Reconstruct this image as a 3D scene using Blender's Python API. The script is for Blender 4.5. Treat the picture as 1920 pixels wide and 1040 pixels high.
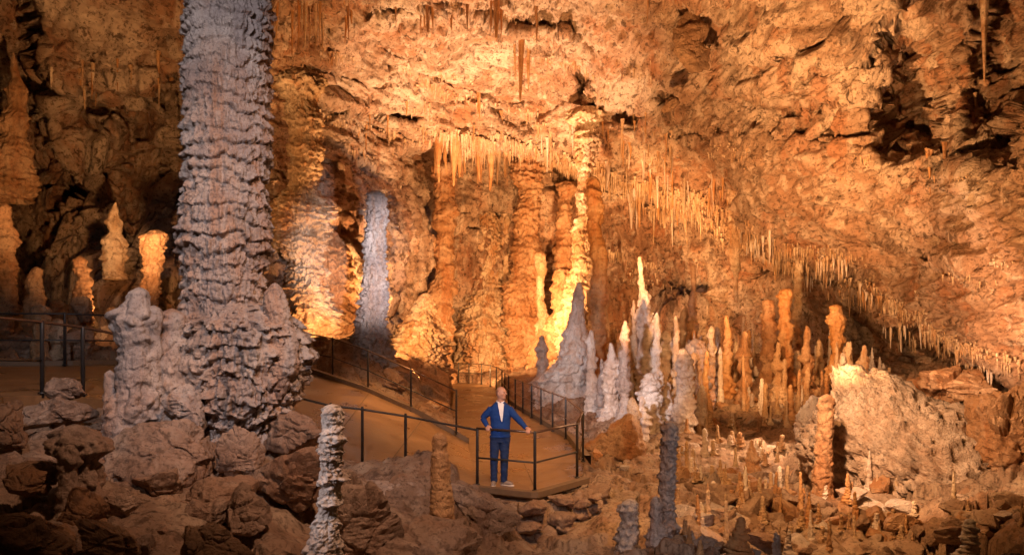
import bpy, bmesh, math, random
import numpy as np

# ------------------------------------------------------------------ scene, camera, world, lights
for o in list(bpy.data.objects):
    bpy.data.objects.remove(o)
SC = bpy.context.scene
COL = SC.collection
R = math.radians
F, CX, HY, CZ = 1507.0, 960.0, 620.0, 2.8      # focal length in photo pixels, optical axis, eye height above the platform

cam_d = bpy.data.cameras.new('camera')
cam_d.sensor_width = 36.0
cam_d.lens = 36.0 * F / 1920.0
cam_d.shift_y = 100.0 / 1920.0
cam_d.clip_start, cam_d.clip_end = 0.1, 400.0
cam = bpy.data.objects.new('camera', cam_d)
COL.objects.link(cam)
cam.location = (0, 0, CZ)
cam.rotation_euler = (R(90), 0, 0)
SC.camera = cam

W = bpy.data.worlds.new('World')
SC.world = W
W.use_nodes = True
W.node_tree.nodes['Background'].inputs[0].default_value = (1.0, 0.48, 0.17, 1)   # glow of the rest of the lit cave
W.node_tree.nodes['Background'].inputs[1].default_value = 0.03

SC.view_settings.view_transform = 'Standard'
SC.view_settings.look = 'None'
SC.view_settings.exposure = 0.35
SC.view_settings.gamma = 1.0
SC.render.engine = 'CYCLES'
SC.cycles.max_bounces = 4
SC.cycles.diffuse_bounces = 3
SC.cycles.glossy_bounces = 2
SC.cycles.transmission_bounces = 1
SC.cycles.use_denoising = True
SC.cycles.use_adaptive_sampling = True
SC.cycles.adaptive_threshold = 0.035
SC.cycles.sample_clamp_indirect = 4.0
SC.cycles.caustics_reflective = False


def P(px, py, d):
    """bearing (photo pixel) + distance -> world point"""
    return np.array([(px - CX) / F * d, d, CZ + (HY - py) / F * d])


WARM = (1.0, 0.475, 0.17)
AMBER = (1.0, 0.47, 0.14)
PALE = (1.0, 0.58, 0.31)
COOL = (0.97, 0.86, 0.91)


def spot(name, loc, aim, power, col, ang=110, blend=0.6, rad=0.12):
    l = bpy.data.lights.new(name, 'SPOT')
    l.energy, l.color, l.spot_size, l.spot_blend, l.shadow_soft_size = power, col, R(ang), blend, rad
    o = bpy.data.objects.new(name, l)
    COL.objects.link(o)
    o.location = loc
    v = np.array(aim) - np.array(loc)
    import mathutils
    o.rotation_euler = mathutils.Vector(v).to_track_quat('-Z', 'Y').to_euler()
    return o


# electric floodlights of the show cave aimed at walls and vault, plus added fill spots
spot('cave_and_fill_spot', P(895, 702, 39.5), P(915, 590, 46), 650, WARM, 130)
spot('cave_and_fill_spot', P(960, 690, 33), P(920, 110, 36), 22000, PALE, 74, 1.0)
spot('cave_and_fill_spot', P(1090, 700, 19), P(1400, 170, 29), 17500, WARM, 76, 0.9)
spot('cave_and_fill_spot', P(965, 610, 33), P(960, 450, 47), 7000, WARM, 116, 0.9)  # added in open air to light columns and back wall evenly
spot('cave_and_fill_spot', P(636, 610, 24.0), P(575, 430, 30), 600, WARM, 130)
spot('cave_and_fill_spot', P(800, 720, 27), P(640, 170, 33), 11000, WARM, 76, 0.9)
spot('cave_and_fill_spot', P(735, 655, 30), P(800, 440, 43), 2600, WARM, 100, 0.9)
spot('cave_and_fill_spot', P(1040, 650, 42), P(1035, 540, 48), 180, WARM, 140)
spot('cave_and_fill_spot', P(1735, 668, 20.0), P(1810, 560, 22), 700, PALE, 130)
spot('cave_and_fill_spot', P(1400, 690, 14), P(1720, 370, 22), 7000, WARM, 66, 0.9)
spot('cave_and_fill_spot', P(1238, 640, 35.5), P(1220, 430, 45), 5500, WARM, 125, 0.9)
spot('cave_and_fill_spot', P(1400, 590, 22), P(1430, 640, 36), 1700, WARM, 90, 0.9)
spot('cave_and_fill_spot', P(1340, 150, 10), P(1450, 900, 17), 2400, WARM, 104, 0.9)  # fill spot added overhead to brighten the right-hand floor
spot('cave_and_fill_spot', P(1330, 560, 22), P(1480, 900, 17), 900, PALE, 110, 0.9)
spot('cave_and_fill_spot', P(1470, 540, 12.5), P(1755, 900, 17), 1500, PALE, 70, 0.7)  # added to rake light across the pale boulder
spot('cave_and_fill_spot', P(215, 590, 21), P(190, 400, 27), 80, WARM, 140)
spot('cave_and_fill_spot', P(260, 520, 16), P(190, 60, 27), 3600, WARM, 84, 0.8)
spot('cave_and_fill_spot', P(760, 480, 19), P(860, 780, 20), 600, WARM, 110)
spot('cave_and_fill_spot', P(1505, 690, 21.5), P(1340, 840, 21), 700, PALE, 100, 0.9)
# spots standing in for the photographer's flash, with added mid-air and fill spots
spot('flash_and_fill_spot', P(860, 520, 14), P(703, 490, 24), 6500, COOL, 25, 0.9, 0.2)  # added mid-air spot for the slender grey stalagmite
spot('flash_and_fill_spot', (-2.2, 2.0, 7.4), P(430, 420, 10.5), 1250, COOL, 54, 0.7, 0.15)
spot('flash_and_fill_spot', (-3.6, 4.6, 3.3), P(614, 890, 6.6), 190, COOL, 26, 0.9, 0.1)
spot('flash_and_fill_spot', (2.2, 1.0, 4.6), P(1240, 950, 10.6), 700, COOL, 20, 0.9, 0.2)
spot('flash_and_fill_spot', (1.2, 3.0, 4.4), P(940, 800, 14.5), 1250, COOL, 12, 0.7, 0.2)
spot('flash_and_fill_spot', P(900, 560, 14), P(1150, 700, 27), 3400, COOL, 34, 0.8, 0.2)  # added mid-air spot for the pale stalagmites beyond the path
spot('flash_and_fill_spot', (0.6, 4.2, 8.6), P(610, 800, 10.5), 2000, (1.0, 0.55, 0.34), 64, 1.0, 0.12)  # warm fill added above the left foreground rocks

# ------------------------------------------------------------------ noise (numpy)
_rng = np.random.default_rng(11)
_PERM = np.tile(_rng.permutation(256), 3).astype(np.int32)
_G = _rng.normal(size=(256, 3)).astype(np.float32)
_G /= np.linalg.norm(_G, axis=1)[:, None]


def perlin(p):
    p = np.asarray(p, np.float32)
    i = np.floor(p).astype(np.int32)
    f = p - i
    u = f * f * f * (f * (f * 6 - 15) + 10)
    i &= 255
    out = np.zeros(len(p), np.float32)
    for a in (0, 1):
        wa = u[:, 0] if a else 1 - u[:, 0]
        ha = _PERM[i[:, 0] + a]
        for b in (0, 1):
            wb = wa * (u[:, 1] if b else 1 - u[:, 1])
            hb = _PERM[ha + i[:, 1] + b]
            for c in (0, 1):
                g = _G[_PERM[hb + ((i[:, 2] + c) & 255)]]
                w = wb * (u[:, 2] if c else 1 - u[:, 2])
                out += w * (g[:, 0] * (f[:, 0] - a) + g[:, 1] * (f[:, 1] - b) + g[:, 2] * (f[:, 2] - c))
    return out * 1.5


def fbm(p, octv=4, gain=0.5, lac=2.03):
    s, a = 0.0, 1.0
    p = np.asarray(p, np.float32)
    for k in range(octv):
        s = s + a * perlin(p + 17.3 * k)
        p = p * lac
        a *= gain
    return s


def ridged(p, octv=4, gain=0.5, lac=2.05):
    s, a = 0.0, 1.0
    p = np.asarray(p, np.float32)
    for k in range(octv):
        s = s + a * (1 - 2 * np.abs(perlin(p + 9.1 * k)))
        p = p * lac
        a *= gain
    return s


def cells(p, jit=0.95):
    """worley: F1, F2, cell hash (0..1), tilt of the cell's facet at p"""
    p = np.asarray(p, np.float32)
    i = np.floor(p).astype(np.int32)
    n = len(p)
    f1 = np.full(n, 9.0, np.float32)
    f2 = np.full(n, 9.0, np.float32)
    hid = np.zeros(n, np.int32)
    dv = np.zeros((n, 3), np.float32)
    for a in (-1, 0, 1):
        for b in (-1, 0, 1):
            for c in (-1, 0, 1):
                q = i + np.array([a, b, c], np.int32)
                h = _PERM[_PERM[_PERM[q[:, 0] & 255] + (q[:, 1] & 255)] + (q[:, 2] & 255)]
                off = p - (q + 0.5 + 0.5 * jit * _G[h])
                d = np.sqrt((off * off).sum(1))
                m = d < f1
                f2 = np.where(m, f1, np.minimum(f2, d))
                f1 = np.where(m, d, f1)
                hid = np.where(m, h, hid)
                dv[m] = off[m]
    tilt = (dv * _G[(hid * 7 + 3) & 255]).sum(1)
    return f1, f2, hid / 255.0, tilt


def sstep(a, b, x):
    t = np.clip((x - a) / (b - a), 0, 1)
    return t * t * (3 - 2 * t)


# ------------------------------------------------------------------ mesh helpers
def mesh_np(name, verts, faces, mats, smooth=True):
    """faces: (n,3) or (n,4) int array, or a list of such arrays"""
    if not isinstance(faces, (list, tuple)):
        faces = [faces]
    faces = [np.asarray(f, np.int32) for f in faces if len(f)]
    me = bpy.data.meshes.new(name)
    me.vertices.add(len(verts))
    me.vertices.foreach_set('co', np.asarray(verts, np.float32).ravel())
    loops = np.concatenate([f.ravel() for f in faces])
    counts = np.concatenate([np.full(len(f), f.shape[1], np.int32) for f in faces])
    starts = np.concatenate([[0], np.cumsum(counts)[:-1]]).astype(np.int32)
    me.loops.add(len(loops))
    me.loops.foreach_set('vertex_index', loops)
    me.polygons.add(len(counts))
    me.polygons.foreach_set('loop_start', starts)
    me.polygons.foreach_set('loop_total', counts)
    me.polygons.foreach_set('use_smooth', np.full(len(counts), smooth))
    me.update(calc_edges=True)
    for m in (mats if isinstance(mats, (list, tuple)) else [mats]):
        me.materials.append(m)
    return me


def put(name, me, parent=None, loc=None, rot=None, scale=None):
    o = bpy.data.objects.new(name, me)
    COL.objects.link(o)
    if parent is not None:
        o.parent = parent
    if loc is not None:
        o.location = loc
    if rot is not None:
        o.rotation_euler = rot
    if scale is not None:
        o.scale = (scale,) * 3 if np.isscalar(scale) else scale
    return o


def tag(o, label, cat, group=None, kind=None):
    o['label'] = label
    o['category'] = cat
    if group:
        o['group'] = group
    if kind:
        o['kind'] = kind
    return o


def grid_faces(nu, nv, wrap=False):
    i = np.arange(nu - (0 if wrap else 1))
    j = np.arange(nv - 1)
    I, J = np.meshgrid(i, j, indexing='ij')
    I2 = (I + 1) % nu
    return np.stack([I * nv + J, I2 * nv + J, I2 * nv + J + 1, I * nv + J + 1], -1).reshape(-1, 4)


def tube(pts, r, n=8, caps=True):
    """verts, faces of a tube along a polyline; r scalar or per point"""
    pts = np.asarray(pts, float)
    r = np.full(len(pts), r) if np.isscalar(r) else np.asarray(r)
    t = np.gradient(pts, axis=0)
    t /= np.linalg.norm(t, axis=1)[:, None] + 1e-9
    ref = np.array([0, 0, 1.0]) if abs(t[0, 2]) < 0.9 else np.array([1.0, 0, 0])
    V = []
    for k in range(len(pts)):
        a = np.cross(t[k], ref)
        a /= np.linalg.norm(a)
        b = np.cross(a, t[k])
        th = np.arange(n) / n * 2 * np.pi
        V.append(pts[k] + r[k] * (np.cos(th)[:, None] * a + np.sin(th)[:, None] * b))
    V = np.concatenate(V)
    m = len(pts)
    Fq = []
    for k in range(m - 1):
        for j in range(n):
            Fq.append((k * n + j, k * n + (j + 1) % n, (k + 1) * n + (j + 1) % n, (k + 1) * n + j))
    tri = []
    if caps:
        V = np.concatenate([V, pts[:1], pts[-1:]])
        for j in range(n):
            tri.append((len(V) - 2, (j + 1) % n, j))
            tri.append((len(V) - 1, (m - 1) * n + j, (m - 1) * n + (j + 1) % n))
    return V, [np.array(Fq)] + ([np.array(tri)] if caps else [])


def join(parts):
    V, Q, T, n = [], [], [], 0
    for v, fs in parts:
        V.append(np.asarray(v, float))
        for f in fs if isinstance(fs, (list, tuple)) else [fs]:
            (Q if f.shape[1] == 4 else T).append(f + n)
        n += len(v)
    out = []
    if Q:
        out.append(np.concatenate(Q))
    if T:
        out.append(np.concatenate(T))
    return np.concatenate(V), out


# ------------------------------------------------------------------ materials
def nd(nt, typ, **kw):
    n = nt.nodes.new(typ)
    for k, v in kw.items():
        if k == 'op':
            n.operation = v
        else:
            n.inputs[k].default_value = v
    return n


def rock_mat(name, base, pale, stain, dark, scale=0.5, bump=0.5, rough=0.8, streak=0.5, speck=0.4, bdist=0.08, bscale=1.0, spec=0.25, crack=0.18):
    m = bpy.data.materials.new(name)
    m.use_nodes = True
    nt = m.node_tree
    L = nt.links.new
    bs = nt.nodes['Principled BSDF']
    geo = nt.nodes.new('ShaderNodeNewGeometry')
    pos = geo.outputs['Position']

    def noise(sc, det=5.0, vec=pos, ro=0.6, dist=0.0):
        n = nd(nt, 'ShaderNodeTexNoise', Scale=sc, Detail=det, Roughness=ro, Distortion=dist)
        L(vec, n.inputs['Vector'])
        return n.outputs['Fac']

    def ramp(fac, a, b):
        r = nt.nodes.new('ShaderNodeMapRange')
        r.interpolation_type = 'SMOOTHSTEP'
        r.inputs['From Min'].default_value = a
        r.inputs['From Max'].default_value = b
        L(fac, r.inputs['Value'])
        return r.outputs['Result']

    def mul(a, k):
        n = nd(nt, 'ShaderNodeMath', op='MULTIPLY')
        L(a, n.inputs[0])
        if isinstance(k, float):
            n.inputs[1].default_value = k
        else:
            L(k, n.inputs[1])
        return n.outputs[0]

    def mix(fac, a, b):
        n = nt.nodes.new('ShaderNodeMix')
        n.data_type = 'RGBA'
        L(fac, n.inputs[0])
        for s, i in ((a, 6), (b, 7)):
            if isinstance(s, tuple):
                n.inputs[i].default_value = (*s, 1)
            else:
                L(s, n.inputs[i])
        return n.outputs[2]

    mp = nt.nodes.new('ShaderNodeMapping')
    mp.inputs['Scale'].default_value = (1.0, 1.0, 0.14)
    L(pos, mp.inputs['Vector'])
    c = mix(ramp(noise(scale, 5, dist=0.6), 0.42, 0.62), base, pale)
    c = mix(mul(ramp(noise(scale * 2.1, 6, mp.outputs['Vector'], dist=0.3), 0.48, 0.66), streak), c, stain)
    c = mix(mul(ramp(noise(scale * 0.33, 3, dist=0.5), 0.5, 0.62), 0.28), c, stain)
    c = mix(mul(ramp(noise(scale * 1.3, 6, dist=1.0), 0.55, 0.72), 0.55), c, dark)
    c = mix(mul(ramp(noise(scale * 9.0, 4), 0.56, 0.66), speck), c, dark)
    c = mix(mul(ramp(noise(scale * 6.0, 4, mp.outputs['Vector']), 0.53, 0.66), speck * 0.8), c, pale)
    c = mix(mul(ramp(noise(scale * 23.0, 3, ro=0.7), 0.53, 0.64), speck * 0.8), c, dark)
    L(c, bs.inputs['Base Color'])
    bs.inputs['Roughness'].default_value = rough
    bs.inputs['Specular IOR Level'].default_value = spec
    h1 = noise(3.2 * bscale, 7, ro=0.72, dist=0.4)
    vo = nd(nt, 'ShaderNodeTexVoronoi', Scale=5.0 * bscale)
    vo.feature = 'DISTANCE_TO_EDGE'
    wn = nd(nt, 'ShaderNodeTexNoise', Scale=2.0 * bscale, Detail=3.0)
    L(pos, wn.inputs['Vector'])
    wadd = nd(nt, 'ShaderNodeVectorMath')
    wadd.operation = 'MULTIPLY_ADD'
    L(wn.outputs['Color'], wadd.inputs[0])
    wadd.inputs[1].default_value = (0.5 / bscale,) * 3
    L(pos, wadd.inputs[2])
    L(wadd.outputs[0], vo.inputs['Vector'])
    h2 = ramp(vo.outputs['Distance'], 0.0, 0.12)
    add = nd(nt, 'ShaderNodeMath', op='MULTIPLY_ADD')
    L(h2, add.inputs[0])
    add.inputs[1].default_value = crack
    L(h1, add.inputs[2])
    b = nd(nt, 'ShaderNodeBump', Strength=bump, Distance=bdist)
    L(add.outputs[0], b.inputs['Height'])
    L(b.outputs['Normal'], bs.inputs['Normal'])
    return m


M = {}
M['vault'] = rock_mat('vault_limestone', (0.40, 0.265, 0.18), (0.66, 0.52, 0.41), (0.40, 0.15, 0.055), (0.10, 0.055, 0.032), 0.34, 1.0, 0.85, 0.6, 0.85, 0.26, 0.9, 0.25, 0.04)
M['ground'] = rock_mat('cave_floor_rock', (0.29, 0.19, 0.13), (0.44, 0.33, 0.24), (0.30, 0.13, 0.05), (0.085, 0.05, 0.033), 0.7, 1.0, 0.8, 0.4, 0.7, 0.10, 1.4, 0.25, 0.05)
M['grey'] = rock_mat('grey_flowstone', (0.36, 0.31, 0.29), (0.52, 0.45, 0.40), (0.46, 0.25, 0.14), (0.13, 0.11, 0.105), 1.3, 0.9, 0.72, 0.6, 0.6, 0.045, 2.4, 0.3, 0.1)
M['white'] = rock_mat('white_calcite', (0.60, 0.51, 0.45), (0.80, 0.74, 0.68), (0.52, 0.31, 0.18), (0.27, 0.20, 0.16), 1.2, 0.9, 0.6, 0.45, 0.55, 0.045, 2.0, 0.4, 0.1)
M['tan'] = rock_mat('tan_flowstone', (0.50, 0.33, 0.19), (0.74, 0.59, 0.43), (0.46, 0.19, 0.06), (0.16, 0.09, 0.05), 0.9, 1.0, 0.62, 0.6, 0.6, 0.08, 1.6, 0.4, 0.1)
M['orange'] = rock_mat('orange_flowstone', (0.46, 0.23, 0.085), (0.60, 0.37, 0.19), (0.42, 0.14, 0.035), (0.16, 0.075, 0.03), 1.0, 0.9, 0.52, 0.55, 0.5, 0.06, 1.6, 0.45, 0.1)
M['brown'] = rock_mat('brown_flowstone', (0.34, 0.18, 0.085), (0.48, 0.31, 0.19), (0.32, 0.12, 0.04), (0.11, 0.06, 0.035), 1.0, 1.0, 0.62, 0.55, 0.55, 0.07, 1.6, 0.4, 0.1)
M['boulder'] = rock_mat('boulder_rock', (0.27, 0.185, 0.135), (0.42, 0.32, 0.25), (0.29, 0.14, 0.07), (0.09, 0.058, 0.04), 0.9, 1.0, 0.85, 0.3, 0.6, 0.06, 1.8, 0.25, 0.05)
M['pale'] = rock_mat('pale_rippled_flowstone', (0.50, 0.38, 0.30), (0.66, 0.54, 0.45), (0.42, 0.24, 0.14), (0.20, 0.13, 0.09), 1.4, 1.0, 0.75, 0.4, 0.7, 0.07, 2.2, 0.3, 0.15)
M['dark'] = rock_mat('dark_limestone', (0.20, 0.115, 0.065), (0.30, 0.19, 0.115), (0.22, 0.09, 0.03), (0.08, 0.045, 0.03), 0.6, 1.0, 0.85, 0.4, 0.5, 0.10)


def simple_mat(name, col, rough=0.5, metal=0.0, nscale=20.0, var=0.15, bump=0.1, spec=0.5):
    m = bpy.data.materials.new(name)
    m.use_nodes = True
    nt = m.node_tree
    bs = nt.nodes['Principled BSDF']
    tc = nt.nodes.new('ShaderNodeTexCoord')
    n = nd(nt, 'ShaderNodeTexNoise', Scale=nscale, Detail=5.0, Roughness=0.6)
    nt.links.new(tc.outputs['Object'], n.inputs['Vector'])
    mx = nt.nodes.new('ShaderNodeMix')
    mx.data_type = 'RGBA'
    mx.inputs[6].default_value = (*[c * (1 - var) for c in col], 1)
    mx.inputs[7].default_value = (*[min(1, c * (1 + var)) for c in col], 1)
    nt.links.new(n.outputs['Fac'], mx.inputs[0])
    nt.links.new(mx.outputs[2], bs.inputs['Base Color'])
    bs.inputs['Roughness'].default_value = rough
    bs.inputs['Metallic'].default_value = metal
    bs.inputs['Specular IOR Level'].default_value = spec
    b = nd(nt, 'ShaderNodeBump', Strength=bump, Distance=0.01)
    nt.links.new(n.outputs['Fac'], b.inputs['Height'])
    nt.links.new(b.outputs['Normal'], bs.inputs['Normal'])
    return m


M['steel'] = simple_mat('dark_painted_steel', (0.045, 0.042, 0.042), 0.38, 0.3, 30, 0.3, 0.05)
M['rail'] = simple_mat('worn_handrail_steel', (0.13, 0.085, 0.065), 0.33, 0.6, 25, 0.35, 0.05)


def path_mat():
    m = bpy.data.materials.new('wet_concrete_path')
    m.use_nodes = True
    nt = m.node_tree
    bs = nt.nodes['Principled BSDF']
    geo = nt.nodes.new('ShaderNodeNewGeometry')
    n1 = nd(nt, 'ShaderNodeTexNoise', Scale=0.9, Detail=6.0, Roughness=0.65, Distortion=0.8)
    n2 = nd(nt, 'ShaderNodeTexNoise', Scale=14.0, Detail=4.0, Roughness=0.6)
    for n in (n1, n2):
        nt.links.new(geo.outputs['Position'], n.inputs['Vector'])
    cr = nt.nodes.new('ShaderNodeValToRGB')
    cr.color_ramp.elements[0].position = 0.36
    cr.color_ramp.elements[0].color = (0.11, 0.06, 0.027, 1)
    cr.color_ramp.elements[1].position = 0.66
    cr.color_ramp.elements[1].color = (0.27, 0.165, 0.085, 1)
    nt.links.new(n1.outputs['Fac'], cr.inputs[0])
    nt.links.new(cr.outputs[0], bs.inputs['Base Color'])
    mr = nt.nodes.new('ShaderNodeMapRange')
    mr.inputs['From Min'].default_value = 0.35
    mr.inputs['From Max'].default_value = 0.65
    mr.inputs['To Min'].default_value = 0.22
    mr.inputs['To Max'].default_value = 0.5
    nt.links.new(n1.outputs['Fac'], mr.inputs['Value'])
    nt.links.new(mr.outputs[0], bs.inputs['Roughness'])
    b = nd(nt, 'ShaderNodeBump', Strength=0.25, Distance=0.02)
    nt.links.new(n2.outputs['Fac'], b.inputs['Height'])
    nt.links.new(b.outputs['Normal'], bs.inputs['Normal'])
    return m


M['path'] = path_mat()
M['kerb'] = simple_mat('dark_concrete_kerb', (0.16, 0.11, 0.07), 0.6, 0, 12, 0.3, 0.3)


# ------------------------------------------------------------------ interpolation of surveyed points
class RBF:
    def __init__(self, pts, vals, smooth=0.02):
        self.p = np.asarray(pts, float)
        n = len(self.p)
        D = np.linalg.norm(self.p[:, None] - self.p[None], axis=2)
        A = np.zeros((n + 3, n + 3))
        A[:n, :n] = -D + 0 + np.eye(n) * smooth
        A[:n, n] = 1
        A[:n, n + 1:] = self.p
        A[n, :n] = 1
        A[n + 1:, :n] = self.p.T
        self.w = np.linalg.solve(A, np.concatenate([np.asarray(vals, float), [0, 0, 0]]))

    def __call__(self, q):
        q = np.asarray(q, float)
        s = self.w[len(self.p)] + q @ self.w[-2:]
        for k in range(len(self.p)):
            s = s - self.w[k] * np.hypot(q[:, 0] - self.p[k, 0], q[:, 1] - self.p[k, 1])
        return s


# ------------------------------------------------------------------ cave vault and walls
VA = []
for py, row in {
    -900: [(-900, 9), (0, 11), (960, 12), (1920, 9), (2700, 7)],
    -250: [(-900, 16), (-300, 20), (200, 22), (700, 24), (1200, 24), (1600, 18), (2200, 12), (2700, 9)],
    0: [(-900, 18), (-300, 22), (50, 25), (300, 27), (600, 29), (900, 32), (1200, 30), (1450, 26), (1700, 22), (1920, 19), (2250, 15), (2700, 11)],
    150: [(-300, 24), (0, 27), (250, 28), (600, 33), (900, 38), (1100, 37), (1300, 33), (1500, 28), (1650, 25), (1800, 23), (1920, 21), (2250, 15)],
    300: [(-300, 24), (0, 27), (200, 28), (550, 33), (700, 38), (800, 41), (1000, 42), (1200, 40), (1400, 33), (1600, 27), (1750, 24), (1920, 19), (2250, 14)],
    400: [(0, 27), (200, 28), (600, 31.5), (700, 37), (800, 41.5), (900, 43), (1000, 44), (1200, 43), (1400, 36), (1600, 28.5), (1920, 19)],
    500: [(0, 27), (250, 29), (600, 30), (700, 36), (780, 41), (900, 44.5), (1000, 46), (1250, 46), (1450, 38), (1600, 30), (1750, 25.5), (1920, 19.5)],
    600: [(-900, 20), (-300, 24), (0, 27), (250, 28), (600, 29), (750, 43), (1000, 48), (1250, 47), (1400, 43), (1550, 37), (1700, 28), (1920, 20.5), (2250, 14), (2700, 10)],
    720: [(0, 28), (600, 31), (750, 43), (1000, 48), (1300, 46), (1500, 40), (1700, 29), (1920, 21)],
    950: [(-900, 20), (-300, 25), (0, 28), (600, 31), (1000, 48), (1300, 46), (1500, 40), (1700, 30), (1920, 22), (2250, 16), (2700, 10)],
}.items():
    for px, d in row:
        VA.append((px / 300, py / 300, d))
VA = np.array(VA)
vault_rbf = RBF(VA[:, :2], np.log(VA[:, 2]), 0.03)

us = np.concatenate([np.linspace(-900, -60, 60, False), np.arange(-60, 1980, 2.6), np.linspace(1980, 2700, 50)])
vs = np.concatenate([np.linspace(-900, -40, 60, False), np.arange(-40, 760, 2.6), np.linspace(760, 950, 20)])
U, V = np.meshgrid(us, vs, indexing='ij')
uf, vf = U.ravel(), V.ravel()
dep = np.exp(vault_rbf(np.stack([uf / 300, vf / 300], 1)))
wob = np.stack([uf / 130, vf / 130, 0 * uf], 1)
w1 = fbm(wob, 4) * 26
# the big sloping slab on the right: its lower lip overhangs a recess
lip = 566 + (uf - 1600) * 0.44 + w1 * 0.7
dep += 6.5 * sstep(-6, 14, vf - lip) * sstep(1560, 1640, uf)
# shadowed alcove high on the right
ax, ay = (uf - 1715 + w1) / 85, (vf - 175 + w1) / 150
dep += 5.0 * (1 - sstep(0.45, 1.25, np.hypot(ax, ay)))
ax, ay = (uf - 1880 + w1) / 70, (vf - 120 + w1) / 200
dep += 2.5 * (1 - sstep(0.4, 1.3, np.hypot(ax, ay)))
# overhanging pale wall on the left with rubble-filled recess below it
dep += 4.0 * sstep(-6, 10, vf - 145 + w1 * 1.2 - (uf - 200) * 0.02) * (1 - sstep(330, 380, uf)) * (1 - sstep(430, 560, vf))
dep += 3.0 * (1 - sstep(20, 80, uf + w1 - vf * 0.25))
# low vault edge behind the centre with the row of draperies under it
dep += 3.0 * sstep(-5, 12, vf - 268 - w1 * 0.6 - np.abs(uf - 870) * 0.1) * (1 - sstep(90, 150, np.abs(uf - 870)))
# the vault's lower edge runs down to the right; under it the wall lies deeper
ex = np.array([(780, 262), (860, 268), (960, 275), (1060, 305), (1150, 340), (1250, 372), (1350, 408), (1450, 452), (1560, 502), (1640, 555), (1760, 625), (1920, 700)], float)
ye = np.interp(uf, ex[:, 0], ex[:, 1]) + w1 * 0.55
dep += 3.0 * sstep(-5, 9, vf - ye) * sstep(950, 1060, uf) * (1 - sstep(1600, 1660, uf)) * np.exp(-np.clip(vf - ye, 0, None) / 260)
# dark hollows
for hx, hy, rx, ry, dd in ((1280, 540, 90, 45, 4), (1470, 500, 60, 30, 3), (1600, 520, 50, 25, 2.5), (700, 590, 50, 30, 4), (380, 330, 60, 60, 3),
                           (120, 330, 100, 50, 4), (1180, 215, 35, 20, 2), (1090, 150, 22, 40, 1.6), (1260, 190, 30, 16, 1.5), (740, 210, 45, 10, 1.2), (260, 520, 70, 60, 4)):
    dep += dd * (1 - sstep(0.5, 1.15, np.hypot((uf - hx + w1 * 0.8) / rx, (vf - hy + w1 * 0.8) / ry)))
def crease(line, dd, w=5.0, wobk=0.5, ends=40.0):
    """rock ledge: below the line the wall steps back by dd metres"""
    L = np.array(line, float)
    yl = np.interp(uf, L[:, 0], L[:, 1])
    win = sstep(L[0, 0] - ends, L[0, 0] + ends, uf) * (1 - sstep(L[-1, 0] - ends, L[-1, 0] + ends, uf))
    return dd * sstep(-w, w, vf - yl + w1 * wobk) * win * np.exp(-np.clip(vf - yl, 0, None) / 90.0)


for ln, dd in (
    ([(505, 165), (620, 195), (720, 225), (790, 262)], 1.6), ([(500, 105), (600, 125), (700, 150)], 0.8), ([(690, 66), (760, 100), (850, 150), (960, 185), (1060, 190)], 1.3),
    ([(1100, 225), (1250, 262), (1420, 262), (1600, 275), (1740, 312), (1920, 330)], -0.5),
    ([(1560, 430), (1680, 455), (1780, 478), (1860, 485)], 0.9),
    ([(1600, 395), (1700, 415), (1850, 440)], 0.6), ([(700, 20), (860, 15), (960, 50), (1060, 48), (1110, 90)], -1.0), ([(640, 300), (760, 345), (860, 420)], 0.8), ([(720, 525), (770, 532), (835, 545)], 2.5), ([(880, 395), (920, 380), (960, 392)], 1.2), ([(540, 330), (580, 345), (615, 335)], 1.0), ([(520, 430), (570, 445), (640, 425)], 1.0),
    ([(1300, 62), (1420, 90), (1520, 60)], 1.2), ([(1380, 170), (1500, 200), (1640, 150)], 1.2), ([(1480, 95), (1600, 120), (1680, 90)], 1.0), ([(40, 60), (180, 75), (330, 60)], 0.8)):
    dep += crease(ln, dd)
p0 = np.stack([(uf - CX) / F * dep, dep, CZ + (HY - vf) / F * dep], 1)


def grid_normals(p, nu, nv):
    g = p.reshape(nu, nv, 3)
    n = np.cross(np.gradient(g, axis=0), np.gradient(g, axis=1))
    n /= np.linalg.norm(n, axis=2)[:, :, None] + 1e-9
    return n.reshape(-1, 3)


nrm = grid_normals(p0, len(us), len(vs))
cen = np.array([0, 12.0, 4.0])
flip = np.sign(((cen - p0) * nrm).sum(1))
nrm *= flip[:, None]
# smooth the normals: blend with direction to the chamber's middle
nrm = 0.5 * nrm + 0.5 * (cen - p0) / np.linalg.norm(cen - p0, axis=1)[:, None]
rt = np.array([[0.80, 0.10, 0.59], [0.0, 1.0, 0.0], [-0.59, 0.0, 0.80]])
rb = np.array([[0.966, 0.0, -0.26], [0.0, 1.0, 0.0], [0.26, 0.0, 0.966]])
pb = p0 @ rb.T                                    # frame along the bedding of the sloping slab
pt = p0 @ rt.T                                    # frame tilted along the fracture direction
m_flow = np.clip(sstep(330, 470, vf) * (1 - sstep(1350, 1600, uf)) + (1 - sstep(330, 420, uf)) * 0.7 * sstep(120, 180, vf), 0, 1)
m_frac = sstep(1080, 1300, uf) * (1 - sstep(250, 310, vf + w1 * 0.5)) + 0.35 * (1 - sstep(300, 420, uf))
m_frac = np.clip(m_frac, 0, 1)
m_slab = np.clip(1 - m_flow - m_frac, 0, 1)
band = sstep(-10, 60, vf - np.interp(uf, [500, 800, 1110, 1300, 1600, 1920], [40, 60, 170, 250, 275, 330])) * (1 - sstep(-20, 30, vf - ye)) * sstep(480, 560, uf)
det = (1 - 0.55 * band) * (0.3 + 1.0 * sstep(-0.35, 0.45, fbm(p0 * 0.2 + 50, 2)))
dsp = 0.9 * fbm(p0 * 0.16, 3)
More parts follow.
